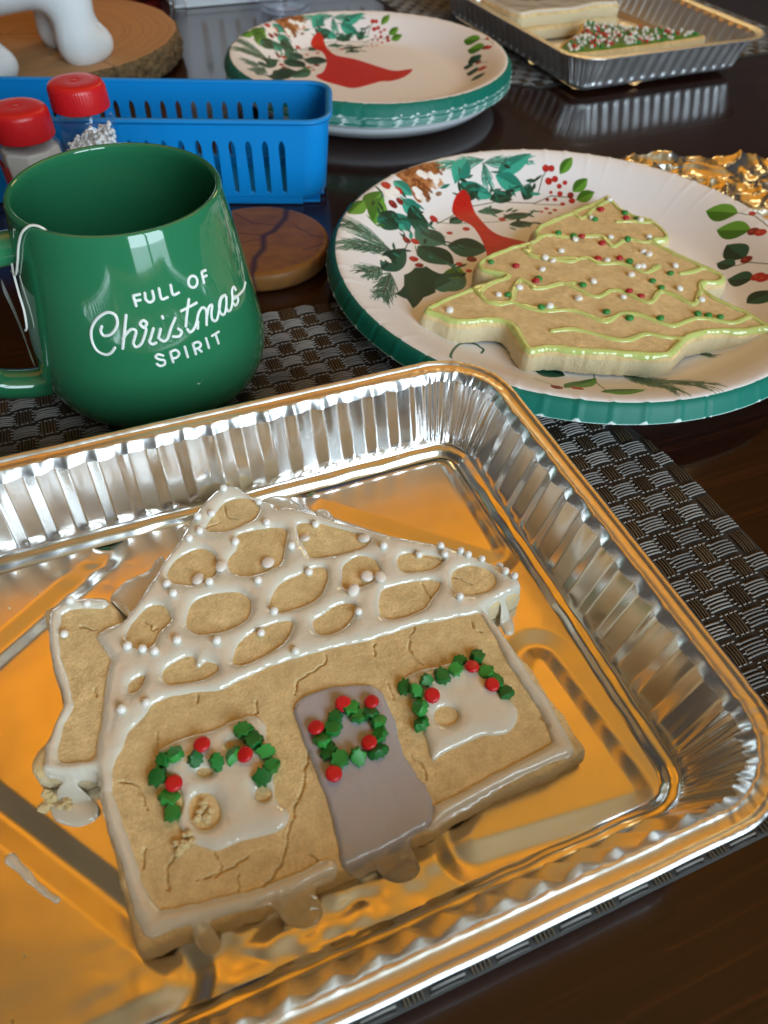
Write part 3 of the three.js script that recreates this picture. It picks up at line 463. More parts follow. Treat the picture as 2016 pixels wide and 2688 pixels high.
{
  const h = thing('house_cookie', 'house shaped cookie with white icing, holly sprinkles and pearls lying in the foil tray', 'cookie', [tcx, 0, tcz], TH);
  const edge = houseSlab.edge;
  part('cookie_base', field({ sdf: edge, box: HB, cell: 0.00034, top: houseSlab.topAt, skirt: houseSlab.skirt, sides: true }), [MAT.cookie, MAT.cookieSide], h);
  // icing: the roof web, the wall lines, the runs over the edge and the pools in the tray are one sheet
  const roof = polySdf(splineClosed(M4(D.roof), 3)), holes = D.holes.map((q) => polySdf(splineClosed(M4(q), 4))), strokes = D.strokes.map((s) => strokeSdf(M4(s))), pools = D.puddles.map((q) => polySdf(splineClosed(M4(q), 4)));
  const door = polySdf(splineClosed(M4(D.door), 3)), win = [D.win1, D.win2].map((q) => polySdf(splineClosed(M4(q), 3))), wholes = D.wholes.map((q) => polySdf(splineClosed(M4(q), 3)));
  const base = (x, z) => { const d = edge(x, z); if (d <= 0) return houseSlab.topAt(x, z, d); return lerp(HT - 0.0026, trayFloorY(x, z), sst(0.0000, 0.0042, d)); };
  const wob = (x, z) => 0.00035 * nz(x * 210, z * 210, 5.1);
  const icing = (x, z) => {
    let d = roof(x, z);
    for (const q of holes) d = smax(d, -q(x, z), 0.0022);
    for (const s of strokes) d = smin(d, s(x, z), 0.0026);
    for (let k = 0; k < pools.length; k++) if (k !== 3) d = smin(d, pools[k](x, z), 0.0022);
    d = Math.max(d, -door(x, z) - 0.0003);
    return d + wob(x, z);
  };
  const dome = (e, H, w) => { const q = 1 - Math.min(e / w, 1); return H * Math.sqrt(1 - q * q); };
  const sheet = (sdf, H, w) => ({ sdf, box: HB, cell: 0.0005, top: (x, z, d) => base(x, z) + dome(-d, H, w) + 0.00016 * nz(x * 130, z * 130, 3.2) * sst(0, 0.001, -d), skirt: (x, y) => [[-0.0001, y - 0.0005]] });
  part('icing', field(sheet(icing, 0.0017, 0.0046)), MAT.icing, h);
  const doorAll = (x, z) => smin(door(x, z), pools[3](x, z), 0.003) + wob(x, z);
  const doorMesh = part('icing_door', field(sheet(doorAll, 0.0012, 0.0016)), MAT.greyIcing, h); doorMesh.userData.label = 'grey icing door with a holly wreath';
  const winSheet = win.map((w, k) => (x, z) => { let d = w(x, z); for (const q of wholes) d = smax(d, -q(x, z), 0.0016); return d + wob(x, z); });
  const wins = winSheet.map((w) => part('icing_window', field(sheet(w, 0.0017, 0.0050)), MAT.icing, h));
  const surf = (x, z) => { let y = base(x, z); const d = icing(x, z); let a = d < 0 ? dome(-d, 0.0017, 0.0046) : 0; for (const w of winSheet) { const q = w(x, z); if (q < 0) a = Math.max(a, dome(-q, 0.0017, 0.0050)); } const q = doorAll(x, z); if (q < 0) a = Math.max(a, dome(-q, 0.0012, 0.0016)); return y + a; };
  const ball = new THREE.SphereGeometry(0.00140, 20, 14);
  for (const [x, z] of M4(D.pearls)) { const m = part('pearl_sprinkle', ball, MAT.pearl, h); m.position.set(x, surf(x, z) + 0.0011, z); m.scale.setScalar(RR(0.92, 1.06)); }
  const flat = new THREE.SphereGeometry(0.0023, 20, 12); flat.scale(1, 0.5, 1);
  for (const [x, z] of M4(D.discs)) { const m = part('flat_sprinkle', flat, MAT.discWhite, h); m.position.set(x, surf(x, z) + 0.0010, z); m.rotation.set(RR(-0.4, 0.4), RR(0, 6), RR(-0.4, 0.4)); m.scale.set(1.05, RR(0.8, 1.1), RR(0.75, 1)); }
  const leafShape = new THREE.Shape(), L = 0.0033;
  [[0, -0.95], [0.4, -0.8], [0.52, -0.48], [0.88, -0.38], [0.66, 0.0], [0.84, 0.36], [0.44, 0.46], [0.26, 0.78], [0, 1.02], [-0.26, 0.78], [-0.44, 0.46], [-0.84, 0.36], [-0.66, 0.0], [-0.88, -0.38], [-0.52, -0.48], [-0.4, -0.8]].forEach(([a, b], i) => (i ? leafShape.lineTo(a * L, b * L) : leafShape.moveTo(a * L, b * L)));
  const leafGeo = [0, 1, 2].map((k) => {
    const g = mergeVertices(new THREE.ExtrudeGeometry(leafShape, { depth: 0.0010, bevelEnabled: true, bevelThickness: 0.0007, bevelSize: 0.0002, bevelSegments: 3, steps: 1 }).deleteAttribute('uv').deleteAttribute('normal'), 1e-5); g.rotateX(-Math.PI / 2);
    const p = g.attributes.position; for (let i = 0; i < p.count; i++) { const x = p.getX(i), y = p.getY(i), z = p.getZ(i); p.setXYZ(i, x + 0.0003 * nz(x * 700 + k * 9, z * 700, y * 700), y + 0.0006 * nz(x * 600, z * 600 + k * 7, 2) - (y > 0.0008 ? 0.0006 * Math.max(0, 1 - Math.abs(x) / 0.0006) : 0) + 9 * x * x * (k - 1), z + 0.0003 * nz(z * 700, x * 700 + k * 5, y)); } g.computeVertexNormals(); return g;
  });
  M4(D.leaves).forEach(([x, z], i) => { const m = part('holly_leaf_sprinkle', leafGeo[i % 3], MAT.green[i % 3], i < 13 ? wins[0] : i < 25 ? doorMesh : wins[1]); m.position.set(x, surf(x, z) + 0.0004, z); m.rotation.set(RR(-0.5, 0.5), RR(0, 6.28), RR(-0.5, 0.5)); m.scale.set(RR(0.64, 0.94), RR(0.9, 1.3), RR(0.66, 0.94)); });
  const red = lathe([[0.0001, 0.0021], [0.0018, 0.0021], [0.0025, 0.0018], [0.0028, 0.0012], [0.0028, 0.0008], [0.0025, 0.0002], [0.0018, 0], [0.0001, 0]], 28);
  M4(D.reds).forEach(([x, z], i) => { const m = part('red_disc_sprinkle', red, MAT.red, i < 3 ? wins[0] : i < 8 ? doorMesh : wins[1]); m.scale.setScalar(RR(0.82, 0.9)); m.position.set(x, surf(x, z) + 0.0008, z); m.rotation.set(RR(-0.25, 0.35), 0, RR(-0.25, 0.25)); });
  // crumbs
  const crumbGeo = [0, 1, 2].map((k) => { const g = new THREE.IcosahedronGeometry(0.0012, 2), p = g.attributes.position; for (let i = 0; i < p.count; i++) { const v = V3().fromBufferAttribute(p, i), s = 1 + 0.55 * nz(v.x * 1500 + k * 7, v.y * 1500, v.z * 1500); p.setXYZ(i, v.x * s, v.y * s * 0.8, v.z * s); } g.computeVertexNormals(); return g; });
  M4(D.crumbs).forEach(([x, z], i) => { if (i < 7) for (let k = 0; k < 4; k++) { const m = part('crumb', crumbGeo[(i + k) % 3], MAT.crumb, h); const xx = x + RR(-0.0015, 0.0015), zz = z + RR(-0.0015, 0.0015); m.position.set(xx, surf(xx, zz) + 0.0006, zz); m.rotation.set(RR(0, 6), RR(0, 6), 0); m.scale.setScalar(RR(0.6, 1.25)); } });
  M4(D.crumbs).slice(7).forEach(([x, z], i) => { const c = Math.cos(TH), s = Math.sin(TH), m = solo('crumb', crumbGeo[i % 3], MAT.crumb, 'tiny pale cookie crumb loose on the foil tray floor', 'crumb', 'loose crumbs in the tray'); m.position.set(tcx + x * c + z * s, trayFloorY(x, z) + 0.0003, tcz - x * s + z * c); m.scale.setScalar(i < 3 ? 0.7 : 0.32); });
  const sm = strokeSdf(M4(D.smear)), smear = solo('icing_smear', field({ sdf: (x, z) => sm(x, z) + wob(x, z), box: [-0.11, -0.05, -0.02, 0.075], cell: 0.0005, top: (x, z, d) => trayFloorY(x, z) + 0.0001 + dome(-d, 0.0010, 0.0018), skirt: (x, y) => [[0, y - 0.0001]] }), MAT.icing, 'dried streak of white icing on the tray floor beside the house cookie', 'icing');
  smear.position.set(tcx, 0, tcz); smear.rotation.y = TH;
}

// ---------------------------------------------------------------- paper plates
const PAX = 0.09598, PAZ = -0.36795;
{
  const S = 2048, R = 0.1375, sc = S / (2 * R);
  const X = (v) => (v * 1e-4 + R) * sc, K = (v) => v * 1e-4 * sc;
  const cols = [['#1a5240', '#0d3529'], ['#35a892', '#168070'], ['#3c7565', '#1d4c40'], ['#5f9c34', '#3a7020']];
  MAT.platePrint = std({ roughness: 0.5, specularIntensity: 0.6, map: canvasTex(S, S, (g) => {
    g.fillStyle = '#ececf0'; g.fillRect(0, 0, S, S);
    g.lineCap = 'round'; g.lineJoin = 'round';
    const pathOf = (pts, n = 6) => { const q = splineClosed(pts, n); g.beginPath(); q.forEach(([a, b], i) => (i ? g.lineTo(X(a), X(b)) : g.moveTo(X(a), X(b)))); g.closePath(); };
    const needles = ([ax, ay, bx, by, w], col) => {
      const dx = bx - ax, dy = by - ay, l = Math.hypot(dx, dy), n = Math.round(l / 4.5);
      for (let k = 0; k < n; k++) for (const s of [-1, 1]) {
        const t = k / n, x = ax + dx * t, y = ay + dy * t, le = w * 1.7 * RR(0.7, 1.15) * (1 - 0.35 * t), an = Math.atan2(dy, dx) + s * RR(0.35, 0.75);
        g.strokeStyle = col[Math.floor(rnd() * col.length)]; g.lineWidth = K(RR(2.2, 4)); g.beginPath(); g.moveTo(X(x), X(y)); g.quadraticCurveTo(X(x + Math.cos(an) * le * 0.5), X(y + Math.sin(an) * le * 0.5), X(x + Math.cos(an - s * 0.25) * le), X(y + Math.sin(an - s * 0.25) * le)); g.stroke();
      }
      g.strokeStyle = '#4a3a26'; g.lineWidth = K(5); g.beginPath(); g.moveTo(X(ax), X(ay)); g.lineTo(X(ax + dx * 0.85), X(ay + dy * 0.85)); g.stroke();
    };
    pathOf(D.cone); g.fillStyle = '#9a5c30'; g.fill();
    for (let k = 0; k < 60; k++) { const c = D.cone[Math.floor(rnd() * D.cone.length)], x = c[0] * 0.6 + -735 * 0.4 + RR(-60, 60), y = c[1] * 0.6 + -900 * 0.4 + RR(-60, 60); g.fillStyle = rnd() < 0.5 ? 'rgba(110,58,26,0.7)' : 'rgba(190,130,84,0.6)'; g.beginPath(); g.ellipse(X(x), X(y), K(26), K(13), RR(0, 3), 0, 7); g.fill(); }
    D.ppine.forEach((q, i) => needles(q, i > 3 && i < 7 ? ['#2f8f7c', '#4fb7a2', '#1e6b5c'] : ['#244f3c', '#3a6c54', '#5d8a70', '#18392b']));
    g.strokeStyle = '#4c5a3a';
    for (const s of D.pstems) { g.lineWidth = K(6); g.beginPath(); s.forEach(([a, b], i) => (i ? g.lineTo(X(a), X(b)) : g.moveTo(X(a), X(b)))); g.stroke(); }
    for (const [ax, ay, bx, by, w0, c] of D.pleaves) {
      const w = w0 * 1.75;
      const dx = bx - ax, dy = by - ay, l = Math.hypot(dx, dy) || 1, nx = -dy / l, ny = dx / l;
      const gr = g.createLinearGradient(X(ax + nx * w * 0.5), X(ay + ny * w * 0.5), X(ax - nx * w * 0.5), X(ay - ny * w * 0.5)); gr.addColorStop(0, cols[c][0]); gr.addColorStop(0.5, cols[c][0]); gr.addColorStop(0.52, cols[c][1]); gr.addColorStop(1, cols[c][1]);
      g.fillStyle = gr; g.beginPath(); g.moveTo(X(ax), X(ay)); g.quadraticCurveTo(X(ax + dx * 0.45 + nx * w), X(ay + dy * 0.45 + ny * w), X(bx), X(by)); g.quadraticCurveTo(X(ax + dx * 0.45 - nx * w), X(ay + dy * 0.45 - ny * w), X(ax), X(ay)); g.fill();
    }
    // smaller sprigs between the large leaves
    D.pleaves.slice(0, 25).forEach(([ax, ay, bx, by, w, ci], n) => { for (let k = 0; k < 6; k++) {
      const t = RR(-0.1, 1.1), an = Math.atan2(by - ay, bx - ax) + RR(-1.2, 1.2), x = lerp(ax, bx, t) + RR(-40, 40), y = lerp(ay, by, t) + RR(-40, 40), le = RR(50, 95), hw = RR(14, 26), dx = Math.cos(an), dy = Math.sin(an);
      if (Math.hypot(x, y) > 1200) continue;
      g.fillStyle = cols[[ci, 0, 2, ci, 0, 1][k]][k % 2]; g.beginPath(); g.moveTo(X(x), X(y)); g.quadraticCurveTo(X(x + dx * le * 0.5 - dy * hw), X(y + dy * le * 0.5 + dx * hw), X(x + dx * le), X(y + dy * le)); g.quadraticCurveTo(X(x + dx * le * 0.5 + dy * hw), X(y + dy * le * 0.5 - dx * hw), X(x), X(y)); g.fill();
      g.strokeStyle = cols[0][1]; g.lineWidth = K(2); g.beginPath(); g.moveTo(X(x), X(y)); g.lineTo(X(x + dx * le * 0.9), X(y + dy * le * 0.9)); g.stroke();
    } });
    g.beginPath(); D.holly.forEach(([a, b], i) => { const p = D.holly[(i + 10) % 11]; if (!i) g.moveTo(X(a), X(b)); else g.quadraticCurveTo(X((a + p[0]) / 2 * 0.94 + -800 * 0.06), X((b + p[1]) / 2 * 0.94 + 330 * 0.06), X(a), X(b)); }); g.closePath(); g.fillStyle = '#173f30'; g.fill();
    // a red bird
    pathOf(D.cardinal, 5); g.fillStyle = '#c41717'; g.fill();
    g.save(); pathOf(D.cardinal, 5); g.clip();
    for (let k = 0; k < 260; k++) { const a = D.cardinal[Math.floor(rnd() * D.cardinal.length)], b = D.cardinal[Math.floor(rnd() * D.cardinal.length)], t = rnd(), x = lerp(a[0], b[0], t), y = lerp(a[1], b[1], t); g.strokeStyle = rnd() < 0.5 ? 'rgba(140,18,18,0.35)' : 'rgba(226,60,48,0.3)'; g.lineWidth = K(RR(4, 10)); g.beginPath(); g.moveTo(X(x), X(y)); g.lineTo(X(x + RR(40, 110)), X(y + RR(10, 60))); g.stroke(); }
    g.restore();
    for (const [x, y, r] of D.pberries) { g.fillStyle = rnd() < 0.7 ? '#b3201f' : '#7c1a1c'; g.beginPath(); g.arc(X(x), X(y), K(r * 1.15), 0, 7); g.fill(); g.fillStyle = 'rgba(220,90,80,0.6)'; g.beginPath(); g.arc(X(x - r * 0.3), X(y - r * 0.3), K(r * 0.3), 0, 7); g.fill(); }
    for (const [x, y] of D.cotton) for (let k = 0; k < 5; k++) { g.fillStyle = k < 2 ? '#e9e4df' : '#f4f1ee'; g.beginPath(); g.ellipse(X(x + RR(-26, 26)), X(y + RR(-26, 26)), K(26), K(18), RR(0, 3), 0, 7); g.fill(); }
    g.strokeStyle = '#2c5a45'; g.lineWidth = K(12); g.beginPath(); splineClosed(D.scroll, 6).slice(0, 30).forEach(([a, b], i) => (i ? g.lineTo(X(a), X(b)) : g.moveTo(X(a), X(b)))); g.stroke();
    // the teal edge
    g.strokeStyle = '#0f6b5c'; const r0 = 0.1288, r1 = 0.1375; g.lineWidth = (r1 - r0) * sc; g.beginPath(); g.arc(S / 2, S / 2, (r0 + r1) / 2 * sc, 0, 7); g.stroke();
    g.strokeStyle = '#cfd8d4'; g.lineWidth = 0.0006 * sc; g.beginPath(); g.arc(S / 2, S / 2, 0.1341 * sc, 0, 7); g.stroke();
  }) });
}
const PLATE = [[0.0004, 0.0030], [0.03, 0.0030], [0.06, 0.0030], [0.080, 0.0030], [0.086, 0.0032], [0.090, 0.0039], [0.095, 0.0057], [0.102, 0.0096], [0.110, 0.0143], [0.116, 0.0179], [0.120, 0.0198], [0.123, 0.0209], [0.1255, 0.0217], [0.1275, 0.0220], [0.1290, 0.0217], [0.1303, 0.0208], [0.1313, 0.0195], [0.1323, 0.0175], [0.1333, 0.0152], [0.1339, 0.0136]];
function plateGeo(prof, n = 480, flutes = 0, sd = 1) {
  return gridGeo(n, prof.length - 1, (a, b, i, j) => {
    const th = (i % n) / n * Math.PI * 2, [r0, y0] = prof[j]; let r = r0, y = y0;
    if (flutes) { const k = sst(0.088, 0.128, r0), c = th / (2 * Math.PI) * flutes + 0.25 * nz(Math.cos(th) * 9, Math.sin(th) * 9, sd), f = Math.abs(c - Math.round(c)); r += k * 0.0005 * (sst(0.10, 0.03, f)) * (1 - 2 * sst(0.03, 0.0, f)); y += k * (0.00045 * sst(0.09, 0.02, f) * (1 - 1.8 * sst(0.025, 0, f)) + 0.0004 * nz(Math.cos(th) * 3, Math.sin(th) * 3, sd + 2)); }
    return [r * Math.cos(th), y, r * Math.sin(th)];
  }, (a, b, p) => [p[0] / 0.275 + 0.5, p[2] / 0.275 + 0.5]);
}
MAT.paper = std({ color: LIN(0.68, 0.66, 0.64), roughness: 0.5 });
{
  // canvas rows run downwards: flip the print so that +z in the plate is down in the drawing
  MAT.platePrint.map.flipY = false;
  const under = PLATE.map(([r, y], i) => [Math.max(r - (i > 12 ? 0.0005 : 0), 0.0003), y - 0.0006]).slice(0, 19);
  const faceG = plateGeo(PLATE, 600, 56, 3.1), underG = plateGeo(under, 300, 0);
  const p = thing('paper_plate', 'paper plate printed with a red bird and holly, holding the tree cookie', 'plate', [PAX, 0.0012, PAZ]);
  part('plate_face', faceG, MAT.platePrint, p); part('plate_underside', underG, MAT.paper, p);
  const s = 0.1102 / 0.129, N = 8, f2 = plateGeo(PLATE, 360, 56, 8.1);
  const stack = [];
  for (let k = 0; k < N; k++) {
    const q = thing('paper_plate', k === N - 1 ? 'topmost teal edged paper plate of the stack, printed with a red bird' : 'teal edged paper plate inside the stack behind the blue basket', 'plate', [-0.0282 + RR(-0.0007, 0.0007), 0.0058 + k * 0.00102, -0.650 + RR(-0.0007, 0.0007)], RR(-0.02, 0.02), 'stacked paper plates');
    q.scale.setScalar(s); part('plate_face', f2, MAT.platePrint, q); part('plate_underside', underG, MAT.paper, q); stack.push(q);
  }
  const white = [[0.0004, 0.0030], [0.06, 0.0030], [0.075, 0.0034], [0.085, 0.0055], [0.095, 0.0100], [0.101, 0.0126], [0.104, 0.0134], [0.1055, 0.0128], [0.1060, 0.0112], [0.1045, 0.0085], [0.098, 0.0035], [0.088, 0.0004], [0.080, 0], [0.0004, 0]];
  solo('white_plate', plateGeo(white, 200), std({ color: LIN(0.74, 0.75, 0.78), roughness: 0.35 }), 'plain white plate at the bottom of the paper plate stack', 'plate').position.set(-0.029, 0.0002, -0.650);
}

// ---------------------------------------------------------------- tree cookie on the plate
{
  const t = thing('tree_cookie', 'tree shaped cookie with lime icing lines and dot sprinkles on the printed plate', 'cookie', [PAX, 0.0012, PAZ]);
  const sdf = polySdf(splineClosed(M4(D.tree), 3)), TT = 0.0158;
  const slab = cookieSlab({ sdf, top: TT, bottom: 0.0044, round: 0.0030, seedv: 6.6, cracks: crackField([M4([[-560, 320], [-540, 420]]), M4([[-300, 100], [-240, 130]])], 0.0006, 0.0005) });
  const box = [-0.13, 0.15, -0.12, 0.12];
  part('cookie_base', field({ sdf: slab.edge, box, cell: 0.0008, top: slab.topAt, skirt: slab.skirt, sides: true }), [MAT.cookie, MAT.cookieSide], t);
  const lines = D.tlines.map((l) => { const c = new THREE.CatmullRomCurve3(M4(l).map(([a, b]) => V3(a, 0, b))), p = c.getPoints(l.length * 4); return strokeSdf(p.map((q, i) => [q.x, q.z, 0.0017 + 0.0009 * nz(q.x * 140, q.z * 140, 4.4)])); });
  const icing = (x, z) => { const e = slab.edge(x, z); let d = Math.abs(e + 0.0026 + 0.0006 * nz(x * 90, z * 90, 7.1)) - (0.0018 + 0.0007 * nz(x * 70, z * 70, 1.1)); for (const l of lines) d = smin(d, l(x, z), 0.0016); return Math.max(d, e + 0.0001); };
  part('icing', field({ sdf: icing, box, cell: 0.0006, top: (x, z, d) => { const e = slab.edge(x, z); const q = 1 - Math.min(-d / 0.0020, 1); return slab.topAt(x, z, Math.min(e, 0)) + 0.0009 * Math.sqrt(1 - q * q); }, skirt: (x, y) => [[-0.0001, y - 0.0005]] }), MAT.lime, t);
  const dot = new THREE.SphereGeometry(0.0021, 18, 12); dot.scale(1, 0.62, 1);
  const put = (pts, name, m) => M4(pts).forEach(([x, z]) => { const o = part(name, dot, m, t), e = Math.min(slab.edge(x, z), 0); o.position.set(x, slab.topAt(x, z, e) + 0.0007 + (icing(x, z) < 0 ? 0.0007 : 0), z); o.rotation.set(RR(-0.3, 0.3), 0, RR(-0.3, 0.3)); o.scale.setScalar(RR(0.85, 1.05)); });
  put(D.tgreen, 'green_sprinkle', std({ color: LIN(0.03, 0.25, 0.05), roughness: 0.35 })); put(D.tred, 'red_sprinkle', std({ color: LIN(0.45, 0.02, 0.03), roughness: 0.35 })); put(D.twhite, 'white_sprinkle', std({ color: LIN(0.82, 0.8, 0.76), roughness: 0.35 }));
}

// ---------------------------------------------------------------- mug
const MX = -0.10821, MZ = -0.26889, MY = 0.0024;
const mugR = [[0, 0.036], [0.004, 0.042], [0.010, 0.047], [0.018, 0.0497], [0.026, 0.0500], [0.04, 0.0482], [0.06, 0.0452], [0.08, 0.0418], [0.0895, 0.0402]];
const mugCurve = new THREE.CatmullRomCurve3(mugR.map(([y, r]) => V3(r, y, 0)));
const mugRad = (y) => { for (let i = 0; i + 1 < mugR.length; i++) if (y <= mugR[i + 1][0]) return lerp(mugR[i][1], mugR[i + 1][1], (y - mugR[i][0]) / (mugR[i + 1][0] - mugR[i][0])); return mugR[8][1]; };
{
  const m = thing('mug', 'glossy green ceramic mug with white festive lettering, standing on the placemat', 'mug', [MX, MY, MZ]);
  MAT.glaze = std({ color: LIN(0.022, 0.165, 0.072), roughness: 0.07, clearcoat: 0.6, clearcoatRoughness: 0.02, ior: 1.5 });
  const outer = mugCurve.getPoints(60).map((p) => [p.x, p.y]);
  const prof = [[0.0003, 0.0012], [0.030, 0.0012], [0.033, 0.0006], ...outer.slice(0, -2), [0.04015, 0.0893], [0.0399, 0.0904], [0.0391, 0.0910], [0.0381, 0.0908], [0.0374, 0.0898], [0.0376, 0.087], [0.0388, 0.08], [0.0422, 0.06], [0.0452, 0.04], [0.0468, 0.026], [0.0455, 0.014], [0.040, 0.008], [0.03, 0.006], [0.0003, 0.0058]];
  part('mug_body', lathe(prof, 160), MAT.glaze, m);
  const ha = 2.72, hc = Math.cos(ha), hs = Math.sin(ha), H = (r, y) => [r * hc, y, r * hs];
  const hg = tube([H(0.040, 0.0735), H(0.048, 0.0732), H(0.060, 0.0725), H(0.074, 0.066), H(0.081, 0.050), H(0.079, 0.032), H(0.070, 0.016), H(0.058, 0.0115), H(0.046, 0.0105)], 0.0062, 90, 24);
  { const p = hg.attributes.position, c = V3(); for (let i = 0; i < p.count; i++) { c.fromBufferAttribute(p, i); const side = -hs * c.x + hc * c.z, k = side * 0.18; p.setXYZ(i, c.x - hs * k, c.y, c.z + hc * k); } hg.computeVertexNormals(); }
  part('handle', hg, MAT.glaze, m);
  const ink = std({ color: LIN(0.72, 0.74, 0.7), roughness: 0.35 });
  const at = ([a, y]) => { const yy = y * 1e-4, r = mugRad(yy) - 0.00012, an = a * 1e-3; return [r * Math.cos(an), yy, r * Math.sin(an)]; };
  const word = (name, list, w) => part(name, mergeGeometries(list.map((s) => capped(s.map(at), w, s.length * 6, 8))), ink, m);
  word('lettering', D.letters.slice(0, 10), 0.00062); word('lettering', D.letters.slice(10, 27), 0.00066); word('lettering', D.letters.slice(27), 0.00062);
  // tea bag string and tag
  const t = thing('tea_tag', 'white tea bag string and paper tag hanging over the rim of the green mug', 'tea tag', [MX, MY, MZ]);
  const str = std({ color: LIN(0.7, 0.68, 0.62), roughness: 0.8 });
  const on = (a, y, o) => { const r = mugRad(Math.min(y, 0.0895)) + o; return [r * Math.cos(a), y, r * Math.sin(a)]; };
  const in_ = (a, y, r) => [r * Math.cos(a), y, r * Math.sin(a)];
  part('string', tube([in_(1.80, 0.066, 0.0405), in_(1.86, 0.080, 0.0382), in_(1.95, 0.0905, 0.0380), in_(2.06, 0.0918, 0.0392), on(2.16, 0.0893, 0.0008), on(2.28, 0.083, 0.0008), on(2.38, 0.075, 0.0008), on(2.52, 0.067, 0.0009), on(2.66, 0.0655, 0.0014)], 0.00047, 80, 8), str, t);
  part('string', tube([in_(2.72, 0.0800, 0.053), in_(2.70, 0.0804, 0.049), in_(2.64, 0.078, 0.0455), on(2.60, 0.072, 0.0012), on(2.56, 0.066, 0.0012), on(2.50, 0.060, 0.0012), on(2.44, 0.054, 0.0013), on(2.45, 0.0465, 0.0016), on(2.50, 0.0440, 0.0018)], 0.00047, 80, 8), str, t);
  part('paper_tag', gridGeo(12, 12, (a, b) => { const y = lerp(0.059, 0.029, b), an = lerp(2.42, 2.82, a), r = mugRad(y) + 0.0018 + 0.004 * (1 - b) ** 1.5 + 0.0015 * (a - 0.5) ** 2; return [r * Math.cos(an), y, r * Math.sin(an)]; }), std({ color: LIN(0.75, 0.75, 0.72), roughness: 0.6 }), t);
}

// ---------------------------------------------------------------- stone coaster
{
  const tex = canvasTex(512, 512, (g, w, h) => {
    g.fillStyle = '#a9713a'; g.fillRect(0, 0, w, h);
    for (let k = 0; k < 500; k++) { g.fillStyle = rnd() < 0.5 ? `rgba(196,132,58,${RR(0.05, 0.25)})` : `rgba(122,80,58,${RR(0.05, 0.22)})`; g.beginPath(); g.ellipse(rnd() * w, rnd() * h, RR(6, 50), RR(4, 18), RR(-0.5, 0.5), 0, 7); g.fill(); }
    const vein = (pts, lw, c) => { g.strokeStyle = c; g.lineWidth = lw; g.lineJoin = 'round'; g.beginPath(); pts.forEach(([x, y], i) => (i ? g.lineTo(x, y) : g.moveTo(x, y))); g.stroke(); };
    for (const [lw, c] of [[26, 'rgba(96,66,74,0.45)'], [14, 'rgba(78,54,66,0.6)'], [6, 'rgba(70,48,60,0.7)']]) { vein([[330, 0], [318, 90], [322, 180], [296, 270], [268, 300], [280, 380], [262, 440], [268, 512]], lw, c); }
    for (const pts of [[[0, 130], [120, 120], [310, 70]], [[150, 160], [220, 220], [300, 230]], [[60, 330], [180, 290], [270, 300]], [[360, 230], [430, 290], [512, 300]], [[90, 370], [200, 350], [270, 320]], [[400, 380], [470, 330]], [[340, 120], [420, 150]]]) { vein(pts, 9, 'rgba(98,62,50,0.35)'); vein(pts, 3, 'rgba(74,46,40,0.5)'); }
    for (let k = 0; k < 1500; k++) { g.fillStyle = `rgba(70,44,34,${RR(0.05, 0.3)})`; g.fillRect(rnd() * w, rnd() * h, RR(1, 3), RR(1, 2)); }
  });
  tex.flipY = false;
  const R = 0.0405, g = lathe([[0.0002, 0.011], [R - 0.004, 0.011], [R - 0.0015, 0.0106], [R - 0.0003, 0.0094], [R, 0.007], [R, 0.003], [R - 0.001, 0.0008], [R - 0.003, 0], [0.0002, 0]], 96), p = g.attributes.position, uv = g.attributes.uv;
  for (let i = 0; i < p.count; i++) uv.setXY(i, p.getX(i) / (2.3 * R) + 0.5 , (p.getZ(i) + p.getY(i)) / (2.3 * R) + 0.5);
  const c = solo('stone_coaster', g, std({ map: tex, color: LIN(0.5, 0.5, 0.5), roughness: 0.45, specularIntensity: 0.5 }), 'round golden brown stone coaster with dark veins beside the green mug', 'coaster'); c.position.set(-0.0790, 0.0002, -0.3865);
}

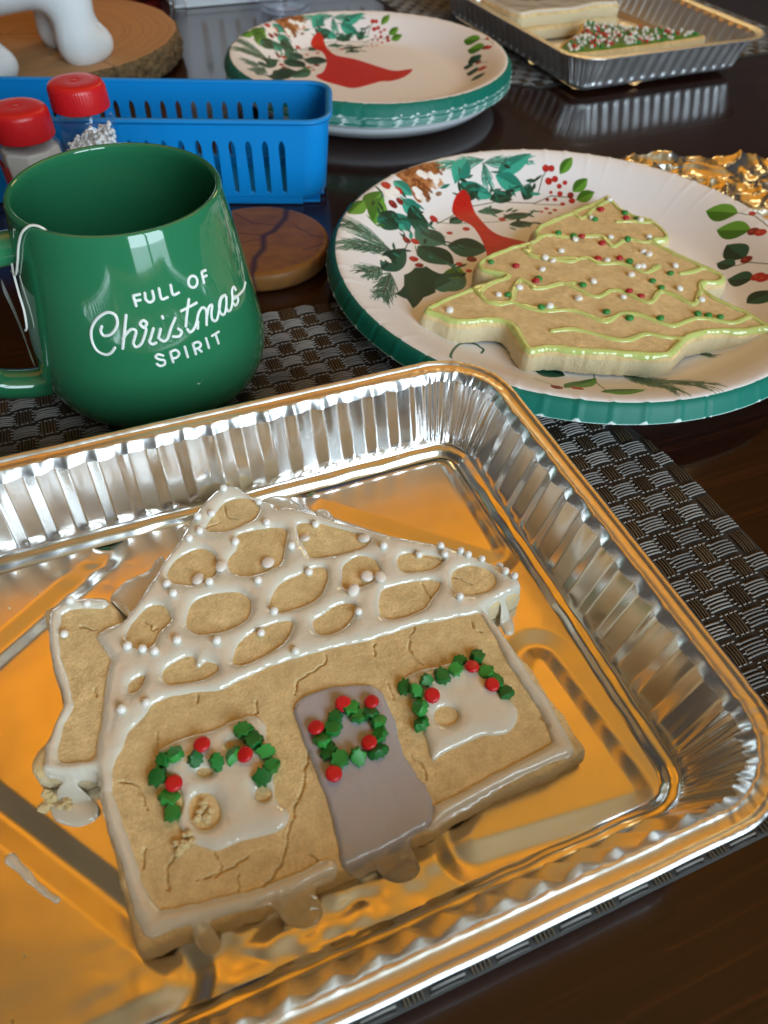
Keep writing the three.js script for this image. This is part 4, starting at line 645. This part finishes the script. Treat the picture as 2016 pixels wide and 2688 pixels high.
// ---------------------------------------------------------------- slotted plastic baskets
function slottedBasket(name, label, mat, [w, d, h], pos, turn, { pitch, slotW, slotY0, slotY1, flare, bottomSlots }) {
  const b = thing(name, label, 'basket', pos, turn), th = 0.0016, R = 0.014;
  const wall = (len, y0, y1) => {                                // a flat panel with tapered slots, standing in the xy plane, centred
    const s = new THREE.Shape(); const f0 = flare * y0 / h + 0.0004, f1 = flare * y1 / h + 0.0004; s.moveTo(-len / 2 - f0, y0); s.lineTo(len / 2 + f0, y0); s.lineTo(len / 2 + f1, y1); s.lineTo(-len / 2 - f1, y1); s.closePath();
    const n = Math.floor((len - 0.006) / pitch);
    for (let k = 0; k < n; k++) {
      const x = (k - (n - 1) / 2) * pitch, q = new THREE.Path(); q.moveTo(x - slotW * 0.36, slotY0); q.lineTo(x - slotW * 0.5, slotY1 - slotW); q.quadraticCurveTo(x - slotW * 0.3, slotY1, x, slotY1); q.quadraticCurveTo(x + slotW * 0.3, slotY1, x + slotW * 0.5, slotY1 - slotW); q.lineTo(x + slotW * 0.36, slotY0); q.quadraticCurveTo(x, slotY0 - slotW * 0.5, x - slotW * 0.36, slotY0); s.holes.push(q);
    }
    const g = new THREE.ExtrudeGeometry(s, { depth: th, bevelEnabled: true, bevelThickness: 0.0002, bevelSize: 0.0002, bevelSegments: 1 }); return g;
  };
  const tilt = Math.atan(flare / h);
  for (const [s, len, off, ry, nm] of [[1, w - 2 * R, d / 2, 0, 'long_wall'], [-1, w - 2 * R, d / 2, Math.PI, 'long_wall'], [1, d - 2 * R, w / 2, Math.PI / 2, 'end_wall'], [-1, d - 2 * R, w / 2, -Math.PI / 2, 'end_wall']]) {
    const g = wall(len, 0.006, h - 0.0005); g.rotateX(tilt); g.translate(0, 0, off - th); g.rotateY(ry); part(nm, g, mat, b);
  }
  // rounded corners, floor and rim
  for (const [sx, sz] of [[1, 1], [1, -1], [-1, -1], [-1, 1]]) {
    const g = gridGeo(10, 12, (a, q) => { const an = a * Math.PI / 2, y = q * (h - 0.0005), f = flare * y / h, r = R - (q < 0.16 ? (1 - q / 0.16) ** 2 * 0.005 : 0); return [sx * (w / 2 - R + f + r * Math.cos(an)), y, sz * (d / 2 - R + f + r * Math.sin(an))]; });
    const g2 = gridGeo(10, 12, (a, q) => { const an = a * Math.PI / 2, y = q * (h - 0.0005), f = flare * y / h, r = R - th - (q < 0.16 ? (1 - q / 0.16) ** 2 * 0.005 : 0); return [sx * (w / 2 - R + f + r * Math.cos(an)), y, sz * (d / 2 - R + f + r * Math.sin(an))]; });
    part('corner', mergeGeometries([g, g2]), mat, b);
  }
  const fl = part('basket_floor', new RoundedBoxGeometry(w - 0.006, 0.0018, d - 0.006, 2, 0.0008), mat, b); fl.position.y = 0.0010;
  for (const s of [-1, 1]) { const m = part('skirting', new RoundedBoxGeometry(w - 2 * R, 0.008, 0.0022, 2, 0.0009), mat, b); m.position.set(0, 0.0042, s * (d / 2 - 0.0016)); const m2 = part('skirting', new RoundedBoxGeometry(0.0022, 0.008, d - 2 * R, 2, 0.0009), mat, b); m2.position.set(s * (w / 2 - 0.0016), 0.0042, 0); }
  const rim = [], W2 = w / 2 + flare, D2 = d / 2 + flare;
  for (const [sx, sz, a0] of [[1, 1, 0], [-1, 1, 1], [-1, -1, 2], [1, -1, 3]]) for (let k = 0; k <= 6; k++) { const an = (a0 + k / 6) * Math.PI / 2; rim.push([sx * (W2 - R) + R * Math.cos(an), h, sz * (D2 - R) + R * Math.sin(an)]); }
  const rc = new THREE.CurvePath(); for (let i = 0; i < rim.length; i++) rc.add(new THREE.LineCurve3(V3(...rim[i]), V3(...rim[(i + 1) % rim.length])));
  const N = 260, rg = gridGeo(N, 8, (a, q, i, j) => { const u = (i % N) / N, p = rc.getPointAt(u), p2 = rc.getPointAt((u + 0.001) % 1), tx = p2.x - p.x, tz = p2.z - p.z, l = Math.hypot(tx, tz) || 1, an = q * Math.PI * 2, ox = tz / l, oz = -tx / l; return [p.x + ox * Math.cos(an) * 0.0022, p.y + Math.sin(an) * 0.0016, p.z + oz * Math.cos(an) * 0.0022]; });
  part('rim', rg, mat, b);
  return b;
}
MAT.blue = std({ color: LIN(0.004, 0.23, 0.62), roughness: 0.3, specularIntensity: 0.8 });
slottedBasket('plastic_basket', 'blue plastic basket with slotted sides behind the green mug', MAT.blue, [0.26, 0.057, 0.0515], [-0.179, 0.0002, -0.470], 0.085, { pitch: 0.0100, slotW: 0.0042, slotY0: 0.009, slotY1: 0.041, flare: 0.004 });
slottedBasket('plastic_basket', 'white plastic basket with slotted sides standing beyond the wood slice', std({ color: LIN(0.7, 0.72, 0.76), roughness: 0.4 }), [0.24, 0.11, 0.085], [-0.155, 0.0002, -0.962], 0.45, { pitch: 0.018, slotW: 0.008, slotY0: 0.014, slotY1: 0.06, flare: 0.006 });

// ---------------------------------------------------------------- sprinkle shaker jars
MAT.clear = std({ color: LIN(0.97, 0.98, 1), roughness: 0.03, transmission: 1, thickness: 0, ior: 1.45 });
MAT.redCap = std({ color: LIN(0.62, 0.012, 0.016), roughness: 0.32 });
function capGeo(r, h, n) { return gridGeo(160, 11, (a, q, i, j) => { const th = (i % 160) / 160 * Math.PI * 2, P = [[0.0002, h], [r * 0.12, h], [r * 0.16, h - 0.0006], [r * 0.2, h], [r * 0.62, h], [r * 0.86, h - 0.0003], [r * 0.95, h - 0.0012], [r, h - 0.003], [r * 1.01, h * 0.4], [r * 1.02, 0.0005], [r * 0.99, 0], [r * 0.9, 0]][j]; const rr = P[0] + (j > 6 && j < 10 ? 0.00018 * Math.cos(th * n) : 0); return [rr * Math.cos(th), P[1], rr * Math.sin(th)]; }); }
{
  const j = thing('sprinkle_jar', 'clear shaker jar of white pearl sprinkles with red cap in front of the blue basket', 'jar', [-0.1705, 0.0004, -0.4065], 0, 'sprinkle shaker jars');
  const r = 0.0152;
  part('jar_body', lathe([[0.0002, 0.0004], [r - 0.002, 0.0004], [r - 0.0003, 0.0022], [r, 0.006], [r, 0.052], [r + 0.0006, 0.060], [r + 0.0004, 0.0635], [r - 0.001, 0.0655], [r - 0.0022, 0.0665], [r - 0.0022, 0.072]], 72), MAT.clear, j);
  const c = part('cap', capGeo(0.0145, 0.0128, 60), MAT.redCap, j); c.position.y = 0.0697;
  const wrap = (y0, y1, m, nm, o) => part(nm, gridGeo(72, 1, (a, q) => [(r + o) * Math.cos(a * 6.28319), lerp(y0, y1, q), (r + o) * Math.sin(a * 6.28319)]), m, j);
  wrap(0.006, 0.0458, std({ color: LIN(0.78, 0.78, 0.8), roughness: 0.5 }), 'jar_label', 0.0002).add(wrap(0.0446, 0.0460, MAT.redCap, 'label_stripe', 0.0004), wrap(0.008, 0.0400, std({ color: LIN(0.5, 0.02, 0.03), roughness: 0.5 }), 'label_print', 0.0005));
  const geo = new THREE.SphereGeometry(0.0012, 10, 8), spots = [];
  for (let k = 0; k < 6000 && spots.length < 420; k++) { const a = RR(0, 6.28), q = Math.sqrt(rnd()) * (r - 0.0018), x = q * Math.cos(a), z = q * Math.sin(a), yt = 0.0545 + 0.38 * x - 0.1 * z, y = RR(0.045, yt); if (y < yt) spots.push([x, y, z]); }
  const im = new THREE.InstancedMesh(geo, std({ color: LIN(0.88, 0.86, 0.83), roughness: 0.35 }), spots.length), m4 = new THREE.Matrix4(); spots.forEach((p, i) => im.setMatrixAt(i, m4.makeTranslation(...p))); im.name = 'pearl_fill'; im.userData.kind = 'stuff'; im.castShadow = im.receiveShadow = true; j.add(im);
}
{
  const j = thing('sprinkle_jar', 'clear shaker jar of white powder with red cap, standing closest to the mug', 'jar', [-0.1935, 0.0004, -0.3815], 0.3, 'sprinkle shaker jars');
  const sq = (r, y, n = 4) => [r, y];
  const oct = (g) => { const p = g.attributes.position; for (let i = 0; i < p.count; i++) { const x = p.getX(i), z = p.getZ(i), a = Math.atan2(z, x), q = Math.PI / 4, b = ((a % q) + q) % q - q / 2, s = Math.cos(q / 2) / Math.cos(b); p.setX(i, x * (0.35 + 0.65 * s)); p.setZ(i, z * (0.35 + 0.65 * s)); } g.computeVertexNormals(); return g; };
  part('jar_body', oct(lathe([[0.0002, 0.0004], [0.0145, 0.0004], [0.0158, 0.002], [0.0160, 0.006], [0.0158, 0.060], [0.0142, 0.0630], [0.0138, 0.067]], 96)), MAT.clear, j);
  part('powder_fill', oct(lathe([[0.0002, 0.0012], [0.0138, 0.0012], [0.0150, 0.003], [0.0150, 0.0580], [0.012, 0.0590], [0.006, 0.0575], [0.0002, 0.0580]], 96)), std({ color: LIN(0.72, 0.64, 0.56), roughness: 0.9 }), j);
  const c = part('cap', capGeo(0.0148, 0.0140, 90), MAT.redCap, j); c.position.y = 0.0640;
  const lb = part('jar_label', gridGeo(24, 1, (a, q) => { const an = lerp(2.3, 4.1, a); return [0.0163 * Math.cos(an), lerp(0.01, 0.053, q), 0.0163 * Math.sin(an)]; }), std({ color: LIN(0.6, 0.06, 0.05), roughness: 0.5 }), j);
}

// ---------------------------------------------------------------- wood slice and white ceramic animal
{
  const tex = canvasTex(1024, 1024, (g, w, h) => {
    g.fillStyle = '#b38a60'; g.fillRect(0, 0, w, h);
    for (let k = 60; k > 0; k--) { g.strokeStyle = `rgba(${rnd() < 0.5 ? '138,90,48' : '196,146,92'},${RR(0.1, 0.35)})`; g.lineWidth = RR(2, 7); g.beginPath(); for (let a = 0; a <= 64; a++) { const t = a / 64 * 6.2832, r = k * 8.6 * (1 + 0.05 * nz(Math.cos(t) * 2, Math.sin(t) * 2, k * 0.02)); g.lineTo(w / 2 - 30 + r * Math.cos(t), h / 2 + r * Math.sin(t)); } g.stroke(); }
    for (let k = 0; k < 3000; k++) { g.fillStyle = `rgba(${rnd() < 0.5 ? '90,54,26' : '206,160,108'},${RR(0.03, 0.16)})`; g.fillRect(rnd() * w, rnd() * h, RR(1, 26), RR(1, 3)); }
    for (const t of [0.7, 2.9]) { g.strokeStyle = 'rgba(60,34,18,0.7)'; g.lineWidth = 4; g.beginPath(); g.moveTo(w / 2, h / 2); g.lineTo(w / 2 + 480 * Math.cos(t), h / 2 + 480 * Math.sin(t)); g.stroke(); }
  });
  tex.flipY = false;
  const s = thing('wood_slice', 'round tree slice with rough bark edge under the white figurine', 'wood slice', [-0.308, 0.0005, -0.690]);
  const rad = (t) => 0.114 * (1 + 0.035 * Math.cos(2 * (t - 2.0)) + 0.03 * nz(Math.cos(t) * 1.4, Math.sin(t) * 1.4, 2.7) + 0.012 * nz(Math.cos(t) * 6, Math.sin(t) * 6, 5.1)), H = 0.022;
  part('cut_face', gridGeo(180, 20, (a, q) => { const t = a * 6.28319, r = rad(t) * q * 0.985; return [r * Math.cos(t), H + 0.0003 * nz(r * 90 * Math.cos(t), r * 90 * Math.sin(t)), r * Math.sin(t)]; }, (a, b, p) => [p[0] / 0.26 + 0.5, p[2] / 0.26 + 0.5]), std({ map: tex, roughness: 0.6 }), s);
  const bark = dataTex(256, (u, v) => { const n = tn(u, v, 9, 1.1), f = tn(u, v, 30, 4.1), k = clamp(0.45 + 0.55 * n + 0.35 * f, 0, 1); return [lerp(0.22, 0.66, k), lerp(0.15, 0.56, k), lerp(0.09, 0.38, k)]; }, true);
  part('bark', gridGeo(420, 22, (a, q) => { const t = a * 6.28319, y = H * (1 - q), bulge = 0.0022 * Math.sin(q * Math.PI), n = 0.0028 * Math.abs(nz(t * 26, y * 130, 3.3)) + 0.0012 * nz(t * 70, y * 300, 9.1), r = rad(t) * 0.985 + (q > 0.02 ? bulge + n : 0) - (q > 0.9 ? 0.004 * (q - 0.9) / 0.1 : 0); return [r * Math.cos(t), y, r * Math.sin(t)]; }, (a, b) => [a * 14, b * 0.6]), std({ map: bark, roughness: 0.95 }), s);
  // four legs, trunk, neck and head; it faces along F
  const F = [0.70, -0.714], X0 = -0.296, Z0 = -0.618, y0 = 0.0226, at = (f, s2, y) => [X0 + F[0] * f - F[1] * s2, y0 + y, Z0 + F[1] * f + F[0] * s2];
  const L = [];
  for (const [f, s2] of [[0.040, 0.022], [0.046, -0.024], [-0.040, 0.026], [-0.046, -0.024]]) { L.push([at(f, s2 * 0.9, 0.062), at(f, s2, 0.010), 0.0185, 0.0145], [at(f - 0.002, s2, 0.0105), at(f + 0.016, s2 * 1.05, 0.0098), 0.0112, 0.0100]); }
  L.push([at(-0.034, 0, 0.068), at(0.034, 0, 0.068), 0.036, 0.035], [at(0.036, 0, 0.092), at(0.062, 0, 0.125), 0.024, 0.020], [at(0.062, 0, 0.130), at(0.090, 0, 0.126), 0.022, 0.013], [at(0.055, 0.014, 0.148), at(0.056, 0.016, 0.152), 0.007, 0.006], [at(0.055, -0.014, 0.148), at(0.056, -0.016, 0.152), 0.007, 0.006]);
  solo('animal_figurine', blob(L, [X0 - 0.115, y0 - 0.004, Z0 - 0.115], 0.23, 96, 0.014), std({ color: LIN(0.8, 0.81, 0.82), roughness: 0.12, clearcoat: 0.5, clearcoatRoughness: 0.05 }), 'white glazed ceramic four legged animal standing on the wood slice', 'figurine');
}

// ---------------------------------------------------------------- cookies in the far tray
{
  const far = [0.171, -0.815], ang = 0.45, c = Math.cos(ang), s = Math.sin(ang), toW = (a, b) => [far[0] + a * c + b * s, far[1] - a * s + b * c];
  function farCookie(label, outline, y0, y1, pos, turn, material, iced) {
    const [x, z] = toW(...pos), k = thing('decorated_cookie', label, 'cookie', [x, 0, z], ang + turn, 'cookies in the far tray');
    const sdf = polySdf(splineClosed(outline, 3)), sl = cookieSlab({ sdf, top: y1, bottom: y0, seedv: pos[0] * 90 + 3 });
    part('cookie_base', field({ sdf: sl.edge, box: [-0.09, 0.09, -0.09, 0.09], cell: 0.0016, top: sl.topAt, skirt: sl.skirt, sides: true }), [MAT.cookie, MAT.cookieSide], k);
    if (material) part('icing', field({ sdf: (a, b) => sl.edge(a, b) + iced, box: [-0.09, 0.09, -0.09, 0.09], cell: 0.0014, top: (a, b, d) => { const q = 1 - Math.min(-d / 0.002, 1); return sl.topAt(a, b, Math.min(sl.edge(a, b), 0)) + 0.0014 * Math.sqrt(1 - q * q) + 0.0002 * nz(a * 90, b * 90); }, skirt: (a, y) => [[0, y - 0.0006]] }), material, k);
    return [k, sl];
  }
  const tri = [[-0.078, 0.03], [-0.06, 0.012], [-0.05, 0.004], [-0.02, -0.016], [-0.004, -0.034], [0.02, -0.016], [0.05, 0.0], [0.072, 0.018], [0.076, 0.03], [0.03, 0.033], [0, 0.034], [-0.04, 0.034]];
  const green = std({ color: LIN(0.09, 0.22, 0.02), roughness: 0.3 });
  const [k1, s1] = farCookie('tree shaped cookie crowded with green, white and red sprinkles in the far tray', tri.map(([p, q]) => [p * 1.1, q * 1.15]), FL + 0.0004, 0.0185, [-0.002, 0.046], 0, green, 0.004);
  const geo = new THREE.CapsuleGeometry(0.0011, 0.0024, 4, 8), ball = new THREE.SphereGeometry(0.0017, 12, 8), W = std({ color: LIN(0.82, 0.8, 0.76), roughness: 0.35 }), Rr = std({ color: LIN(0.55, 0.03, 0.03), roughness: 0.35 }), G = std({ color: LIN(0.03, 0.25, 0.05), roughness: 0.35 });
  for (let n = 0, tries = 0; n < 210 && tries < 4000; tries++) { const x = RR(-0.085, 0.085), z = RR(-0.04, 0.038), d = s1.edge(x, z); if (d > -0.005) continue; const q = rnd(), m = part(q < 0.6 ? 'white_sprinkle' : q < 0.8 ? 'red_sprinkle' : 'green_sprinkle', q < 0.3 ? geo : ball, q < 0.6 ? W : q < 0.8 ? Rr : G, k1); m.position.set(x, s1.topAt(x, z, d) + 0.0020, z); m.rotation.set(RR(0, 3), RR(0, 3), 1.5); n++; }
  const slab = [[-0.06, -0.04], [0, -0.044], [0.06, -0.038], [0.064, 0.0], [0.06, 0.034], [0.03, 0.03], [0, 0.036], [-0.04, 0.032], [-0.062, 0.03], [-0.066, -0.01]];
  farCookie('plain thick cookie beneath the white iced cookie in the far tray', slab, FL + 0.0004, 0.0150, [-0.012, -0.040], 0.12, null);
  const [k2, s2] = farCookie('white iced cookie with dark lettering strokes lying on another cookie in the far tray', slab.map(([a, b]) => [a * 0.97, b * 0.96]), 0.0152, 0.0255, [-0.010, -0.042], 0.06, MAT.icing, 0.0015);
  const dark = std({ color: LIN(0.05, 0.025, 0.015), roughness: 0.4 });
  for (let n = 0; n < 16; n++) { const x = -0.03 + n * 0.004 + RR(-0.003, 0.003), z = -0.004 + 0.012 * nz(n * 0.7, 3.1) + n * -0.0006, m = part('dark_sprinkle', geo, dark, k2); m.position.set(x, s2.topAt(x, z, -0.01) + 0.0022, z); m.rotation.set(0, RR(0, 6), 1.57); }
}

// ---------------------------------------------------------------- crumpled clear wrap, red tin and clear cup
{
  const g = gridGeo(150, 110, (a, b) => {
    const x = lerp(0.160, 0.34, a), z = lerp(-0.535, -0.405, b) - 0.022 * a, wx = x + 0.012 * nz(x * 30, z * 30, 7.7), wz = z + 0.012 * nz(x * 30, z * 30, 1.7);
    const r1 = 1 - Math.abs(nz(wx * 22 + wz * 30, wz * 34 - wx * 10, 1.3)), r2 = 1 - Math.abs(nz(wx * 60, wz * 80, 5.3)), r3 = 1 - Math.abs(nz(wx * 150, wz * 170, 9.3));
    const keep = sst(0.134, 0.142, Math.hypot(x - PAX, z - PAZ));
    return [x + 0.004 * nz(z * 60, 1.1, 2.2) * (1 - sst(0, 0.1, a)), 0.0006 + keep * (0.0055 * r1 ** 5 * sst(0, 0.15, a + 0.05) + 0.0024 * r2 ** 4 + 0.0008 * r3 ** 3 + 0.004 * sst(0.07, 0, b) * (0.6 + 0.4 * nz(x * 80, 2, 1))), z + 0.004 * nz(x * 70, 4.2, 2)];
  });
  solo('foil_sheet', g, std({ color: LIN(0.86, 0.85, 0.84), metalness: 1, roughness: 0.24 }), 'crumpled silver foil sheet lying beside the printed plate', 'foil');
  const tin = solo('red_tin', lathe([[0.0002, 0.11], [0.038, 0.11], [0.040, 0.109], [0.0405, 0.106], [0.0395, 0.102], [0.0395, 0.006], [0.0402, 0.003], [0.039, 0.0005], [0.0002, 0.0005]], 64), std({ color: LIN(0.3, 0.012, 0.02), roughness: 0.35 }), 'dark red round tin beyond the wood slice', 'tin'); tin.position.set(-0.305, 0.0002, -0.915);
  const cup = thing('clear_cup', 'clear plastic tumbler beyond the plate stack', 'cup', [-0.125, 0.0002, -0.875]);
  part('cup_wall', lathe([[0.0002, 0.001], [0.024, 0.001], [0.0255, 0.0025], [0.027, 0.01], [0.034, 0.09], [0.0346, 0.0905], [0.0336, 0.0905], [0.0264, 0.011], [0.0245, 0.005], [0.0002, 0.0045]], 72), MAT.clear, cup);
}

renderer.setSize(768, 1024);
renderer.render(scene, camera);
